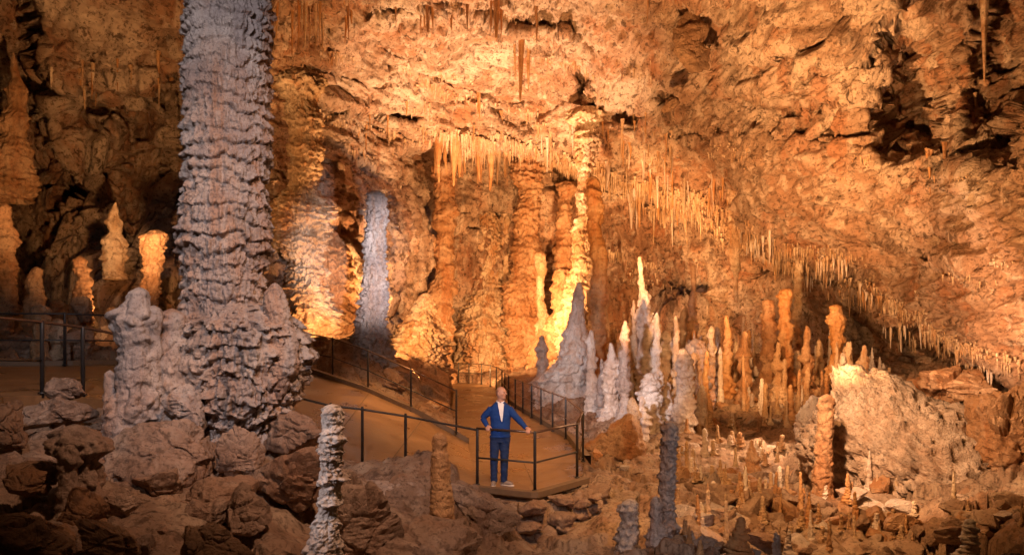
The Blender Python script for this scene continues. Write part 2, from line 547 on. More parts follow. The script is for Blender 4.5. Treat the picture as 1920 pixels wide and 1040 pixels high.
f1, f2, hid, tilt = cells(pt * np.array([0.42, 0.55, 1.0]) + 0.35 * np.stack([fbm(p0 * 0.5, 2)] * 3, 1))
dsp += m_frac * ((hid - 0.5) * 0.7 + tilt * 0.7 - 0.45 * (1 - sstep(0.0, 0.12, f2 - f1)))
f1, f2, hid, tilt = cells(p0 * np.array([0.5, 0.5, 1.1]) + 3.3 + 0.4 * np.stack([fbm(p0 * 0.7 + 4, 2)] * 3, 1))
dsp += m_slab * ((hid - 0.5) * 0.25 + tilt * 0.35 - 0.12 * (1 - sstep(0.0, 0.1, f2 - f1)))
dsp += m_frac * 0.2 * ridged(pt * np.array([0.5, 0.8, 2.2]), 4, 0.55)
dsp += m_slab * (0.24 * ridged(pb * np.array([0.22, 0.4, 1.7]), 4, 0.6) + det * 0.12 * ridged(p0 * 2.2, 4, 0.65))
fl = ridged(p0 * np.array([0.75, 0.75, 0.10]) + 5, 3, 0.55)
c1, c2, ch, _ = cells(p0 * np.array([0.8, 0.8, 0.55]) + 21 + 0.4 * np.stack([fbm(p0 * 1.1, 2)] * 3, 1))
dsp += m_flow * (0.55 * (0.5 + ch) * np.clip(1 - 1.4 * c1 * c1, 0, 1) + 0.95 * fl + 0.38 * fbm(p0 * np.array([0.6, 0.6, 0.5]), 4, 0.6) + 0.22 * ridged(p0 * np.array([1.5, 1.5, 0.9]), 4, 0.6))
dsp += (0.3 + m_flow) * 0.11 * ridged(p0 * np.array([2.6, 2.6, 0.4]) + 2, 3, 0.6)
dsp += det * (0.10 * fbm(p0 * 3.2, 4, 0.7) + 0.09 * ridged(p0 * 2.6 + 7, 3, 0.65))
lf = (1 - sstep(330, 400, uf)) * sstep(140, 200, vf)
f1, f2, hid, tilt = cells(p0 * np.array([0.55, 0.55, 0.4]) + 8 + 0.5 * np.stack([fbm(p0 * 0.9, 2)] * 3, 1))
dsp += lf * ((hid - 0.5) * 1.3 + tilt * 0.9 + 0.5 * (1 - f1) - 0.3 * (1 - sstep(0, .12, f2 - f1)))
p1 = p0 + nrm * dsp[:, None]
shell = p1.reshape(len(us), len(vs), 3)
me = mesh_np('cave_wall', p1, grid_faces(len(us), len(vs))[:, ::-1], M['vault'])
tag(put('cave_wall', me), 'tan limestone vault and walls of the cave chamber', 'cave wall', kind='structure')


def surf(px, py):
    i = int(np.clip(np.searchsorted(us, px), 1, len(us) - 2))
    j = int(np.clip(np.searchsorted(vs, py), 1, len(vs) - 2))
    return shell[i, j].copy()


# ------------------------------------------------------------------ paths (near edge / far edge pairs)
NEAR = np.array([(-0.64, 14.5, 0), (-2.7, 14.6, 0.35), (-3.6, 14.6, 0.47), (-4.8, 14.2, 0.95), (-5.75, 12.6, 1.62), (-6.2, 11.6, 1.85), (-6.46, 11.0, 1.92), (-6.5, 10.0, 1.97), (-7.0, 7.5, 2.0)])
FAR = np.array([(-1.1, 20.0, 0.012), (-2.4, 19.5, 0.83), (-3.7, 20.2, 1.3), (-5.4, 21.5, 1.68), (-7.0, 20.5, 1.92), (-8.5, 17.8, 2.06), (-9.2, 16.6, 2.08), (-10.7, 16.0, 2.1), (-14.0, 14.0, 2.1)])
PLAT = np.array([(-0.64, 14.5), (0.40, 13.95), (1.32, 15.25), (1.55, 17.2), (1.42, 20.8), (1.16, 22.4), (0.9, 24.1), (0.66, 25.9), (0.4, 27.4), (0.15, 29), (-0.1, 31), (-0.4, 36), (-1.0, 41), (-2.3, 43.5),
                 (-3.4, 44), (-2.75, 38), (-2.1, 28), (-1.45, 22.0), (-1.1, 20.0)])


def resample(poly, n):
    s = np.concatenate([[0], np.cumsum(np.linalg.norm(np.diff(poly, axis=0), axis=1))])
    t = np.linspace(0, s[-1], n)
    return np.stack([np.interp(t, s, poly[:, k]) for k in range(poly.shape[1])], 1)


def in_poly(x, y, poly):
    c = np.zeros(len(x), bool)
    j = len(poly) - 1
    for i in range(len(poly)):
        xi, yi, xj, yj = poly[i][0], poly[i][1], poly[j][0], poly[j][1]
        c ^= ((yi > y) != (yj > y)) & (x < (xj - xi) * (y - yi) / (yj - yi + 1e-12) + xi)
        j = i
    return c


def seg_dist(x, y, poly, closed=False):
    d = np.full(len(x), 99.0)
    n = len(poly)
    for i in range(n if closed else n - 1):
        a, b = poly[i][:2], poly[(i + 1) % n][:2]
        ab = b - a
        t = np.clip(((x - a[0]) * ab[0] + (y - a[1]) * ab[1]) / (ab @ ab + 1e-9), 0, 1)
        d = np.minimum(d, np.hypot(x - a[0] - t * ab[0], y - a[1] - t * ab[1]))
    return d


# ------------------------------------------------------------------ ground
GA = [(-500, 1040, 4.5), (-500, 760, 8), (-500, 640, 18), (0, 1040, 5.2), (250, 1040, 5.4), (450, 1040, 5.6), (590, 1040, 6.4), (0, 900, 7), (200, 900, 7.4), (400, 900, 8.0), (540, 910, 8.4),
      (0, 790, 9.0), (120, 775, 9.6), (230, 830, 9.4), (330, 800, 9.8), (430, 812, 10.2), (540, 800, 10.6), (600, 840, 10.8), (600, 870, 12.5),
      (0, 745, 10.4), (100, 745, 11), (200, 735, 11.8), (100, 705, 16), (50, 665, 20), (150, 650, 21), (250, 645, 22), (0, 605, 26), (150, 590, 27), (300, 600, 26), (400, 640, 22), (500, 650, 22),
      (640, 885, 11.8), (760, 862, 12.2), (850, 885, 12.3), (900, 925, 12.8), (700, 980, 9.4), (800, 1040, 7.8), (620, 970, 8.6), (820, 968, 10), (900, 1030, 9.6), (700, 900, 11.6), (950, 960, 12.4),
      (640, 890, 13.6), (760, 900, 13.6), (860, 930, 13.6), (960, 1030, 12.0), (1000, 1060, 12.0), (1090, 1030, 12.6), (1130, 960, 14.2), (1100, 1060, 11), (1180, 1022, 11.5), (1250, 1035, 10.2),
      (1000, 1100, 9), (1250, 1140, 7), (1500, 1140, 8), (1850, 1140, 7.5), (800, 1160, 6),
      (1210, 940, 15.6), (1400, 1045, 12), (1600, 1045, 12), (1800, 1050, 10.5), (1930, 1050, 9), (2300, 1040, 7), (1300, 950, 15.5), (1450, 950, 16.5), (1600, 950, 16), (1300, 880, 19.6), (1400, 895, 19.5), (1500, 905, 18.6),
      (1160, 880, 18.5), (1120, 850, 19.5), (1250, 830, 22.6), (1350, 825, 23.6), (1450, 805, 24.6), (1550, 805, 23.6), (1150, 795, 24), (1090, 760, 27.5), (1050, 745, 31), (1200, 785, 26), (1290, 785, 27.6), (1330, 745, 30),
      (1430, 745, 28), (1500, 735, 28), (1600, 745, 26), (1700, 775, 24), (1800, 870, 17.5), (1900, 930, 13.6), (2150, 900, 12), (1900, 760, 20), (2200, 700, 18), (1000, 690, 38), (920, 700, 45), (1100, 680, 38), (1200, 690, 36),
      (1350, 690, 36), (1450, 680, 36), (1600, 680, 33), (1750, 700, 28), (1900, 700, 25), (1000, 650, 56), (1400, 650, 56), (700, 650, 50), (820, 738, 27), (780, 730, 25), (830, 700, 36), (740, 680, 28), (660, 660, 24),
      (600, 640, 26), (560, 640, 26), (700, 650, 34), (300, 600, 40), (0, 600, 40), (1900, 680, 45), (-500, 600, 40)]
GP = [P(*g) for g in GA]
GP += [np.array(q) for q in ((0, 17, -.25), (.3, 21, -.25), (-.3, 25, -.25), (-1, 30, -.25), (-2, 40, -.25), (.4, 13.2, -.9), (-.6, 13.9, -.5), (1.5, 14.3, -.7), (2.0, 16.5, -.5), (2.0, 20, -.2))]
GP += [0.5 * (a + b) - np.array([0, 0, 0.3]) for a, b in zip(NEAR, FAR)] + [a - np.array([0, 0, .3]) for a in NEAR[1:]] + [a - np.array([0, 0, .25]) for a in FAR[1:]]
GP = np.array(GP)


def gcoord(x, y):
    return np.stack([x / np.maximum(y, .5) * F / 300, np.log(np.maximum(y, .5)) * 4], 1)


ground_rbf = RBF(gcoord(GP[:, 0], GP[:, 1]), GP[:, 2], 0.05)
gu = np.concatenate([np.linspace(-900, -60, 40, False), np.arange(-60, 1980, 3.0), np.linspace(1980, 2600, 40)])
gd = np.exp(np.linspace(np.log(3.2), np.log(58), 420))
GU, GD = np.meshgrid(gu, gd, indexing='ij')
gx, gy = ((GU - CX) / F * GD).ravel(), GD.ravel()
gz = ground_rbf(gcoord(gx, gy))
g0 = np.stack([gx, gy, gz], 1)
ring = np.minimum(1, gy / 14)
edge = np.minimum(seg_dist(gx, gy, PLAT, True), np.minimum(seg_dist(gx, gy, NEAR), seg_dist(gx, gy, FAR)))
calm = sstep(0.0, 1.2, edge)
nz = 0.16 * fbm(g0 * np.array([0.7, 0.7, 0.3]), 4, 0.55)
f1, f2, hid, tilt = cells(np.stack([gx * 0.75, gy * 0.75, 0 * gx + 0.4], 1) + 0.25 * np.stack([fbm(g0 * 1.2, 2)] * 3, 1))
nz += ring * ((hid - 0.5) * 0.36 + 0.22 * tilt - 0.14 * (1 - sstep(0, 0.13, f2 - f1)) + 0.12 * (1 - f1 * f1))
f1, f2, hid, tilt = cells(np.stack([gx * 2.6, gy * 2.6, 0 * gx + 7.4], 1) + 0.25 * np.stack([fbm(g0 * 3, 2)] * 3, 1))
nz += (0.15 + 0.5 * sstep(11, 16, gy)) * ((hid - 0.5) * 0.12 + 0.10 * tilt - 0.06 * (1 - sstep(0, 0.15, f2 - f1)))
nz += 0.03 * fbm(g0 * 5, 3, 0.6) + 0.05 * ridged(g0 * 1.7, 3)
gz = gz + nz * (0.15 + 0.85 * calm) - 0.42 * (1 - sstep(10.5, 12.5, gy)) * (1 - sstep(-0.6, 0.6, gx))
# keep the rock below the slabs that are laid on it
PATHPOLY = np.concatenate([NEAR, FAR[::-1]])
inside = in_poly(gx, gy, PATHPOLY)
s_rbf = RBF(np.concatenate([NEAR[:, :2], FAR[:, :2]]), np.concatenate([NEAR[:, 2], FAR[:, 2]]), 0.0)
pz = s_rbf(np.stack([gx, gy], 1))
gz = np.where(inside | (seg_dist(gx, gy, NEAR) < 0.15), np.minimum(gz, pz - 0.12), gz)
gz = np.where(in_poly(gx, gy, PLAT) | (seg_dist(gx, gy, PLAT, True) < 0.12), np.minimum(gz, -0.12), gz)
Gz = gz.reshape(len(gu), len(gd))
me = mesh_np('cave_ground', np.stack([gx, gy, gz], 1), grid_faces(len(gu), len(gd)), M['ground'])
tag(put('cave_ground', me), 'uneven brown rock floor of the cave', 'ground', kind='structure')


def place(px, py, dmin=4.0, dmax=57):
    """first point where the sight line through a photo pixel meets the ground"""
    i = int(np.clip(np.searchsorted(gu, px), 0, len(gu) - 1))
    prof = Gz[max(0, i - 2):i + 3].mean(0)
    line = CZ + (HY - py) / F * gd
    ok = (prof > line) & (gd > dmin) & (gd < dmax)
    j = int(np.argmax(ok)) if ok.any() else int(np.searchsorted(gd, dmax) - 1)
    d = gd[j]
    return np.array([(px - CX) / F * d, d, prof[j]])


def gheight(x, y):
    px = CX + x / y * F
    i = int(np.clip(np.searchsorted(gu, px), 0, len(gu) - 1))
    j = int(np.clip(np.searchsorted(gd, y), 0, len(gd) - 1))
    return Gz[i, j]


# path slabs
def slab(name, top, thick, mat, label):
    """top: (m,2,3) pairs near/far"""
    m, k = top.shape[:2]
    n2 = 14
    t = np.linspace(0, 1, n2)
    g = top[:, :1] * (1 - t)[None, :, None] + top[:, -1:] * t[None, :, None]
    v = g.reshape(-1, 3)
    fq = grid_faces(m, n2)
    loop = [(i * n2) for i in range(m)] + [((m - 1) * n2 + j) for j in range(1, n2)] + [(i * n2 + n2 - 1) for i in range(m - 2, -1, -1)] + [j for j in range(n2 - 2, 0, -1)]
    base = v[loop] - np.array([0, 0, thick])
    nb = len(v)
    v = np.concatenate([v, base])
    sd = [(loop[i], loop[(i + 1) % len(loop)], nb + (i + 1) % len(loop), nb + i) for i in range(len(loop))]
    me = mesh_np(name, v, [fq, np.array(sd)], mat, smooth=False)
    return tag(put(name, me), label, 'path', kind='structure')


nr, fr = resample(NEAR, 60), resample(FAR, 60)
# keep pairs matched by segment
tt = np.linspace(0, len(NEAR) - 1, 60)
nr = np.stack([np.interp(tt, np.arange(len(NEAR)), NEAR[:, k]) for k in range(3)], 1)
fr = np.stack([np.interp(tt, np.arange(len(FAR)), FAR[:, k]) for k in range(3)], 1)
slab('ramp_path', np.stack([nr, fr], 1), 0.22, M['path'], 'brown concrete ramp climbing to the left')
bm = bmesh.new()
vsb = [bm.verts.new((x, y, 0.004)) for x, y in PLAT]
ftop = bm.faces.new(vsb)
ret = bmesh.ops.extrude_face_region(bm, geom=[ftop])
for v in ret['geom']:
    if isinstance(v, bmesh.types.BMVert):
        v.co.z -= 0.16
bmesh.ops.recalc_face_normals(bm, faces=bm.faces)
me = bpy.data.meshes.new('platform_path')
bm.to_mesh(me)
bm.free()
me.materials.append(M['path'])
tag(put('platform_path', me), 'flat brown viewing platform and path behind the man', 'path', kind='structure')


def kerb(pts, w, h, label):
    pts = resample(np.asarray(pts, float), 40)
    t = np.gradient(pts[:, :2], axis=0)
    t /= np.linalg.norm(t, axis=1)[:, None]
    n = np.stack([-t[:, 1], t[:, 0], 0 * t[:, 0]], 1)
    a, b = pts - n * w / 2, pts + n * w / 2
    up = np.array([0, 0, h])
    dn = np.array([0, 0, -0.07])
    v = np.stack([a + dn, a + up, b + up, b + dn], 1).reshape(-1, 3)
    fq = grid_faces(len(pts), 4)
    me = mesh_np('kerb', v, fq, M['kerb'], smooth=False)
    tag(put('kerb', me), label, 'kerb', kind='structure')


kerb(FAR[:5] + np.array([0, 0.06, 0]), 0.16, 0.12, 'dark kerb along the far edge of the ramp')
kerb(np.array([(-0.72, 14.45, 0), (0.40, 13.87, 0), (1.40, 15.22, 0)]), 0.16, 0.03, 'dark concrete lip of the viewing platform')
kerb(np.array([(1.62, 17.2, 0), (1.50, 20.8, 0), (1.24, 22.4, 0), (0.98, 24.1, 0), (0.74, 25.9, 0), (0.48, 27.4, 0), (0.23, 29, 0), (0, 31, 0), (-0.3, 36, 0)]), 0.14, 0.14, 'low kerb along the far path')
kerb(np.array([(-6.0, 20.9, 1.85), (-8.5, 17.95, 2.06), (-9.2, 16.7, 2.08), (-10.7, 16.1, 2.1), (-14.0, 14.1, 2.1)]), 0.14, 0.1, 'low kerb behind the upper path')


plat = bpy.data.objects['platform_path']
for a_, b_ in (((-1.02, 17.2), (1.5, 16.9)), ((-1.1, 19.9), (1.42, 20.4)), ((-1.5, 23.0), (1.0, 23.4)), ((-1.85, 26.0), (0.6, 26.4)), ((0.42, 14.0), (0.25, 17.0)), ((-2.3, 30.5), (-0.1, 31))):
    a_, b_ = np.array([*a_, 0.0]), np.array([*b_, 0.0])
    t_ = (b_ - a_) / np.linalg.norm(b_ - a_)
    n_ = np.array([-t_[1], t_[0], 0]) * 0.011
    m_ = 12
    l_ = a_ + (b_ - a_) * np.linspace(0.02, 0.98, m_)[:, None]
    v_ = np.stack([l_ - n_, l_ + n_], 1).reshape(-1, 3) + np.array([0, 0, 0.008])
    put('joint', mesh_np('joint', v_, grid_faces(m_, 2), M['kerb'], smooth=False), parent=plat)
ramp = bpy.data.objects['ramp_path']
for k_ in (6, 14, 22, 30):
    l_ = nr[k_] + (fr[k_] - nr[k_]) * np.linspace(0.02, 0.98, 14)[:, None]
    t_ = fr[k_] - nr[k_]
    n_ = np.array([-t_[1], t_[0], 0]) / np.linalg.norm(t_[:2]) * 0.011
    v_ = np.stack([l_ - n_, l_ + n_], 1).reshape(-1, 3) + np.array([0, 0, 0.008])
    put('joint', mesh_np('joint', v_, grid_faces(14, 2), M['kerb'], smooth=False), parent=ramp)


# ------------------------------------------------------------------ formations (stalagmites, columns)
def formation_mesh(name, prof, d, mat, ledge=0.22, spacing=0.3, drip=0.25, lump=0.16, rough=0.05, seed=0, nt=None, nzr=None, squash=1.0, sink=0.8, wob=0.25, knob=0.34, warp=0.9):
    """prof: [(py, px_centre, width_px)] top to bottom at distance d. Returns mesh with local origin at base."""
    prof = sorted(prof)
    s = d / F
    zz = np.array([CZ + (HY - a) * s for a, _, _ in prof])[::-1]
    xx = np.array([(b - CX) * s for _, b, _ in prof])[::-1]
    rr = np.array([c * s / 2 for _, _, c in prof])[::-1]
    hpx = abs(prof[-1][0] - prof[0][0])
    wpx = max(c for _, _, c in prof)
    zz = np.concatenate([[zz[0] - sink], zz])
    xx = np.concatenate([[xx[0]], xx])
    rr = np.concatenate([[rr[0] * 1.15], rr])
    nzr = nzr or int(np.clip(hpx / 1.6, 24, 420))
    nt = nt or int(np.clip(wpx * 3.1 / 1.6, 20, 420))
    z = np.linspace(zz[0], zz[-1], nzr)
    cx = np.interp(z, zz, xx)
    r = np.interp(z, zz, rr)
    k = max(1, int(nzr * 0.015))
    if k > 1:
        ker = np.ones(2 * k + 1) / (2 * k + 1)
        r = np.convolve(np.pad(r, k, mode='edge'), ker, 'valid')
        cx = np.convolve(np.pad(cx, k, mode='edge'), ker, 'valid')
    # round off the tip
    tip = np.clip((zz[-1] - z) / max(rr[-1] * 1.2, 1e-3), 0, 1)
    r = r * np.sqrt(np.clip(1 - (1 - tip) ** 2, 0.0025, 1))
    th = np.arange(nt) / nt * 2 * np.pi
    rm = max(r.max(), 1e-3)
    zl = np.stack([0 * z + seed * 3.1, 0 * z + 1.7, z / (2.2 * rm)], 1)
    grow = np.clip((zz[-1] - z) / (2 * rm), 0, 1)
    cx = cx + wob * np.minimum(r, rm * 0.5) * fbm(zl, 3) * grow
    cy = wob * np.minimum(r, rm * 0.5) * fbm(zl + 40, 3) * grow
    r = r * (1 + 0.8 * wob * fbm(zl * np.array([1, 1, 1.9]) + 80, 3))
    T, Z = np.meshgrid(th, z, indexing='ij')
    Rr = np.broadcast_to(r, T.shape)
    C = np.broadcast_to(cx, T.shape)
    CY = np.broadcast_to(cy, T.shape)
    q = np.stack([np.cos(T).ravel() * Rr.ravel(), np.sin(T).ravel() * Rr.ravel(), Z.ravel()], 1) + seed * 7.77
    zf = Z.ravel()
    sh = zf / spacing + warp * fbm(q * 0.4 / spacing, 3) + 0.2 * perlin(q * np.array([2.4, 2.4, 0.5]) / spacing)
    fl = np.floor(sh)
    fr_ = sh - fl
    band = _PERM[(fl.astype(int) + seed * 13) & 255] / 255.0
    bul = (1 - fr_) ** 1.3 * sstep(0, 0.14, fr_)
    amp = (0.15 + 1.1 * band) * (0.3 + 1.4 * np.clip(0.5 + 1.2 * perlin(q / spacing * 0.6 + 3), 0, 1))
    dr = ridged(q * np.array([2.6, 2.6, 0.55]) / spacing + 5, 2, 0.5)
    c1, c2, ch, _ = cells(q * np.array([1.9, 1.9, 1.25]) / spacing + 0.35 * np.stack([perlin(q * 2 / spacing), perlin(q * 2 / spacing + 9), perlin(q * 2 / spacing + 5)], 1))
    lobes = np.clip(1 - 1.5 * c1 * c1, 0, 1) * (0.5 + ch) * np.clip(0.7 + 1.1 * perlin(q / spacing * 0.45 + 23), 0.05, 1.6)
    ff = (1 + ledge * (bul * amp - 0.3)
          + lump * fbm(q / (rm * 2.2) + 11, 3)
          + drip * 0.16 * dr * (0.4 + (1 - fr_)))
    rad = Rr.ravel() * ff + np.minimum(Rr.ravel(), rm * 0.7) * rough * fbm(q * 2.5 / spacing, 4, 0.65) * 2 + np.minimum(Rr.ravel() / rm * 1.6, 1) * knob * spacing * lobes
    x = C.ravel() + np.cos(T).ravel() * rad
    y = d + CY.ravel() + np.sin(T).ravel() * rad * squash
    v = np.stack([x, y, zf], 1)
    base = np.array([cx[0], d, zz[1]])
    v = v - base
    fq = grid_faces(nt, nzr, wrap=True)
    top = np.array([[cx[-1], d, z[-1]]]) - base
    v = np.concatenate([v, top])
    i = np.arange(nt)
    tri = np.stack([i * nzr + nzr - 1, ((i + 1) % nt) * nzr + nzr - 1, np.full(nt, nt * nzr)], 1)
    return mesh_np(name, v, [fq, tri], mat), base


_seed = [1]


def formation(name, cat, label, prof, d, mat, group=None, parent=None, **kw):
    _seed[0] += 1
    me, base = formation_mesh(name, prof, d, M[mat], seed=_seed[0], **kw)
    o = put(name, me, loc=base)
    if parent is not None:
        o.parent = parent
        o.location = base - np.array(parent.location)
    else:
        tag(o, label, cat, group, 'thing')
    return o


def emp(name, loc, label, cat, group=None):
    o = put(name, None, loc=loc)
    return tag(o, label, cat, group, 'thing')


# --- the giant grey column in front
D0 = 10.5
root = emp('giant_column', P(440, 810, D0), 'giant grey banded column on a bulbous flowstone base, reaching out of the picture', 'column')
formation('shaft', '', '', [(y_, x_, w_ * 0.86) for y_, x_, w_ in ((-420, 432, 178), (-60, 430, 166), (0, 429, 158), (60, 429, 166), (100, 429, 156), (160, 428, 164), (200, 428, 156), (240, 428, 170), (300, 426, 162), (350, 424, 150), (400, 422, 164), (455, 420, 170), (500, 420, 156), (560, 418, 150), (600, 420, 148))],
          D0, 'grey', parent=root, ledge=0.075, spacing=0.2, drip=0.6, lump=0.06, rough=0.04, nt=460, nzr=640, sink=0.1, wob=0.02, knob=0.14, warp=0.7)
formation('base', '', '', [(560, 448, 130), (576, 450, 184), (605, 455, 198), (640, 457, 204), (690, 458, 206), (725, 457, 192), (755, 454, 178), (785, 450, 146), (805, 448, 124), (824, 447, 130)],
          D0, 'grey', parent=root, ledge=0.04, spacing=0.24, drip=0.8, lump=0.13, rough=0.035, nt=420, nzr=300, wob=0.05, knob=0.16, warp=0.9)
for pr in ([(530, 516, 12), (545, 516, 28), (575, 520, 40), (620, 528, 46), (680, 534, 44), (720, 530, 30), (745, 524, 6)],
           [(556, 352, 18), (575, 354, 34), (600, 362, 46), (640, 366, 40), (670, 370, 8)],
           [(630, 385, 30), (645, 382, 90), (690, 378, 96), (740, 388, 66), (770, 398, 34), (790, 404, 6)]):
    formation('flowstone_lobe', '', '', pr, D0 - (0.35 if pr[0][1] > 400 or pr[0][1] == 385 else 0.2), 'grey', parent=root, ledge=0.12, spacing=0.2, drip=0.7, lump=0.2, sink=0.02, knob=0.14)

# --- formations beside it
formation('stalagmite', 'stalagmite', 'lumpy grey stalagmite tower just beside the giant column base, behind the upper railing end',
          [(538, 262, 16), (552, 260, 34), (580, 254, 44), (605, 248, 62), (625, 250, 58), (650, 256, 48), (680, 258, 60), (720, 256, 60), (760, 250, 62), (800, 242, 68), (835, 240, 74)], 9.7, 'grey',
          ledge=0.12, spacing=0.24, drip=0.4, lump=0.2, rough=0.05)
formation('stalagmite', 'stalagmite', 'small rounded knob leaning on the lumpy grey tower',
          [(572, 288, 14), (585, 286, 24), (620, 286, 26), (660, 286, 24)], 9.75, 'grey', ledge=0.1, spacing=0.14, lump=0.12)
formation('stalagmite', 'stalagmite', 'stacked grey and rust knobs between the lumpy tower and the giant column',
          [(578, 322, 16), (590, 322, 40), (605, 322, 44), (618, 324, 36), (640, 324, 50), (670, 324, 50), (720, 326, 62), (775, 330, 80)], 10.0, 'grey', ledge=0.14, spacing=0.22, drip=0.3, lump=0.15)
formation('stalagmite', 'stalagmite', 'squat pale-capped stalagmite in the dark rocks at lower left',
          [(794, 140, 30), (806, 143, 54), (830, 152, 82), (845, 156, 84), (860, 152, 50), (900, 154, 54), (940, 158, 66)], 7.4, 'boulder', ledge=0.16, spacing=0.16, lump=0.15)
formation('stalagmite', 'stalagmite', 'low dark knob stuck to the squat pale-capped stalagmite',
          [(828, 128, 14), (840, 128, 32), (856, 129, 34), (880, 128, 28), (920, 128, 36)], 7.2, 'boulder', ledge=0.14, spacing=0.1, lump=0.12)
formation('stalagmite', 'stalagmite', 'tiny stubby stalagmite at the ramp edge beside the lumpy grey tower',
          [(693, 206, 10), (700, 205, 16), (733, 206, 20)], 9.6, 'grey', ledge=0.1, spacing=0.1, lump=0.1)

# --- slender ones in the foreground
formation('stalagmite', 'stalagmite', 'slender white knobbly stalagmite rising from the bottom edge, nearest of all',
          [(757, 622, 18), (766, 622, 30), (785, 622, 34), (800, 622, 26), (820, 622, 36), (850, 620, 38), (870, 618, 30), (900, 617, 42), (925, 616, 32), (940, 616, 40), (960, 613, 30), (975, 611, 40), (1000, 609, 52), (1040, 606, 52), (1090, 604, 60)],
          6.6, 'white', ledge=0.34, spacing=0.075, drip=0.4, lump=0.22, rough=0.08, nt=120, nzr=420, sink=0.9, knob=0.4)
formation('stalagmite', 'stalagmite', 'smooth brown ringed stalagmite standing on the rock in front of the man',
          [(810, 824, 12), (818, 824, 24), (832, 824, 28), (842, 824, 24), (860, 825, 31), (895, 826, 34), (930, 828, 41), (985, 830, 46)], 9.9, 'orange', ledge=0.12, spacing=0.07, drip=0.2, lump=0.06, rough=0.03, wob=0.06, knob=0.15)
formation('stalagmite', 'stalagmite', 'tall grey twin-stemmed stalagmite below the platform, the higher stem',
          [(788, 1256, 8), (800, 1256, 24), (830, 1254, 27), (880, 1252, 25), (930, 1248, 22), (975, 1252, 28), (1005, 1252, 34), (1045, 1250, 44)], 10.6, 'grey', ledge=0.34, spacing=0.085, rough=0.1, knob=0.5, drip=0.5, lump=0.12)
formation('stalagmite', 'stalagmite', 'shorter grey stem joined to the tall twin-stemmed stalagmite',
          [(928, 1230, 8), (940, 1229, 17), (975, 1228, 16), (1000, 1230, 26), (1045, 1232, 40)], 10.5, 'grey', ledge=0.34, spacing=0.085, rough=0.1, knob=0.5, lump=0.12)
formation('stalagmite', 'stalagmite', 'short dark grey ringed stalagmite below the platform wall',
          [(934, 1181, 12), (942, 1180, 26), (970, 1179, 28), (1000, 1177, 32), (1035, 1176, 38)], 11.3, 'grey', ledge=0.34, spacing=0.085, rough=0.1, knob=0.5, lump=0.1)

# --- mid distance
formation('stalagmite', 'stalagmite', 'tall slender grey stalagmite with a flared foot beyond the ramp railing',
          [(357, 706, 28), (362, 706, 32), (420, 705, 32), (480, 703, 35), (510, 703, 42), (540, 702, 44), (570, 700, 40), (600, 698, 46), (640, 696, 60), (700, 694, 80), (740, 692, 90)], 24.0, 'grey', ledge=0.2, spacing=0.26, drip=0.6, lump=0.14, rough=0.12, sink=0.8, knob=0.5)
formation('stalagmite', 'stalagmite', 'broad pinkish-white stalagmite beyond the path railing, wide at the foot',
          [(528, 1086, 6), (545, 1085, 15), (580, 1083, 22), (605, 1079, 32), (640, 1076, 38), (665, 1075, 46), (690, 1068, 56), (720, 1060, 72), (760, 1056, 90)], 30.0, 'white', ledge=0.16, spacing=0.42, drip=0.5, lump=0.14, sink=0.8, wob=0.3, knob=0.5)
formation('column', 'column', 'thin orange-brown column behind the pinkish-white stalagmite',
          [(330, 1112, 22), (430, 1116, 22), (500, 1124, 24), (600, 1123, 26), (700, 1120, 28), (770, 1118, 34)], 31.5, 'orange', ledge=0.14, spacing=0.5, drip=0.3, lump=0.14, sink=0.8)
formation('stalagmite', 'stalagmite', 'pale pointed carrot-shaped stalagmite right of the path railing corner',
          [(642, 1145, 3), (655, 1146, 8), (690, 1147, 20), (740, 1148, 26), (795, 1148, 32)], 24.5, 'white', rough=0.1, knob=0.5, ledge=0.3, spacing=0.28, drip=0.25, lump=0.1, sink=0.6)
formation('stalagmite', 'stalagmite', 'tall ringed pinkish stalagmite with a thin spike on top',
          [(480, 1200, 4), (540, 1203, 9), (560, 1208, 18), (600, 1211, 23), (650, 1212, 24), (700, 1212, 28), (790, 1214, 34)], 27.0, 'white', rough=0.1, knob=0.5, ledge=0.3, spacing=0.33, drip=0.25, lump=0.12, sink=0.7)
formation('stalagmite', 'stalagmite', 'thin pale spire just left of the tall ringed pinkish stalagmite',
          [(562, 1188, 4), (600, 1189, 8), (680, 1190, 12), (780, 1190, 16)], 27.6, 'tan', ledge=0.12, spacing=0.3, lump=0.1, sink=0.7)
formation('stalagmite', 'stalagmite', 'white rough stalagmite at the foot of the tall ringed one',
          [(698, 1219, 10), (712, 1219, 24), (750, 1218, 30), (812, 1218, 36)], 24.0, 'white', rough=0.1, knob=0.5, ledge=0.3, spacing=0.25, drip=0.3, lump=0.12, sink=0.6)
formation('stalagmite', 'stalagmite', 'grey lumpy stalagmite between the two tallest pale ones',
          [(618, 1250, 8), (640, 1249, 18), (690, 1246, 28), (760, 1242, 36)], 28.5, 'grey', rough=0.1, knob=0.5, ledge=0.3, spacing=0.4, lump=0.18, sink=0.8)
formation('stalagmite', 'stalagmite', 'cream tapering stalagmite in the middle of the pale group',
          [(652, 1281, 8), (670, 1282, 18), (720, 1284, 27), (780, 1284, 32), (835, 1284, 34)], 23.4, 'white', rough=0.1, knob=0.5, ledge=0.3, spacing=0.26, drip=0.3, lump=0.12, sink=0.6)
formation('stalagmite', 'stalagmite', 'dark grey blunt stalagmite behind the cream tapering one',
          [(634, 1305, 14), (645, 1305, 32), (690, 1306, 38), (760, 1306, 40)], 28.0, 'grey', rough=0.1, knob=0.5, ledge=0.3, spacing=0.35, drip=0.3, lump=0.12, sink=0.8)
formation('stalagmite', 'stalagmite', 'short orange stub in front of the pale stalagmite group',
          [(744, 1185, 5), (752, 1185, 13), (785, 1187, 18), (812, 1188, 22)], 22.5, 'tan', ledge=0.14, spacing=0.2, lump=0.12, sink=0.5)
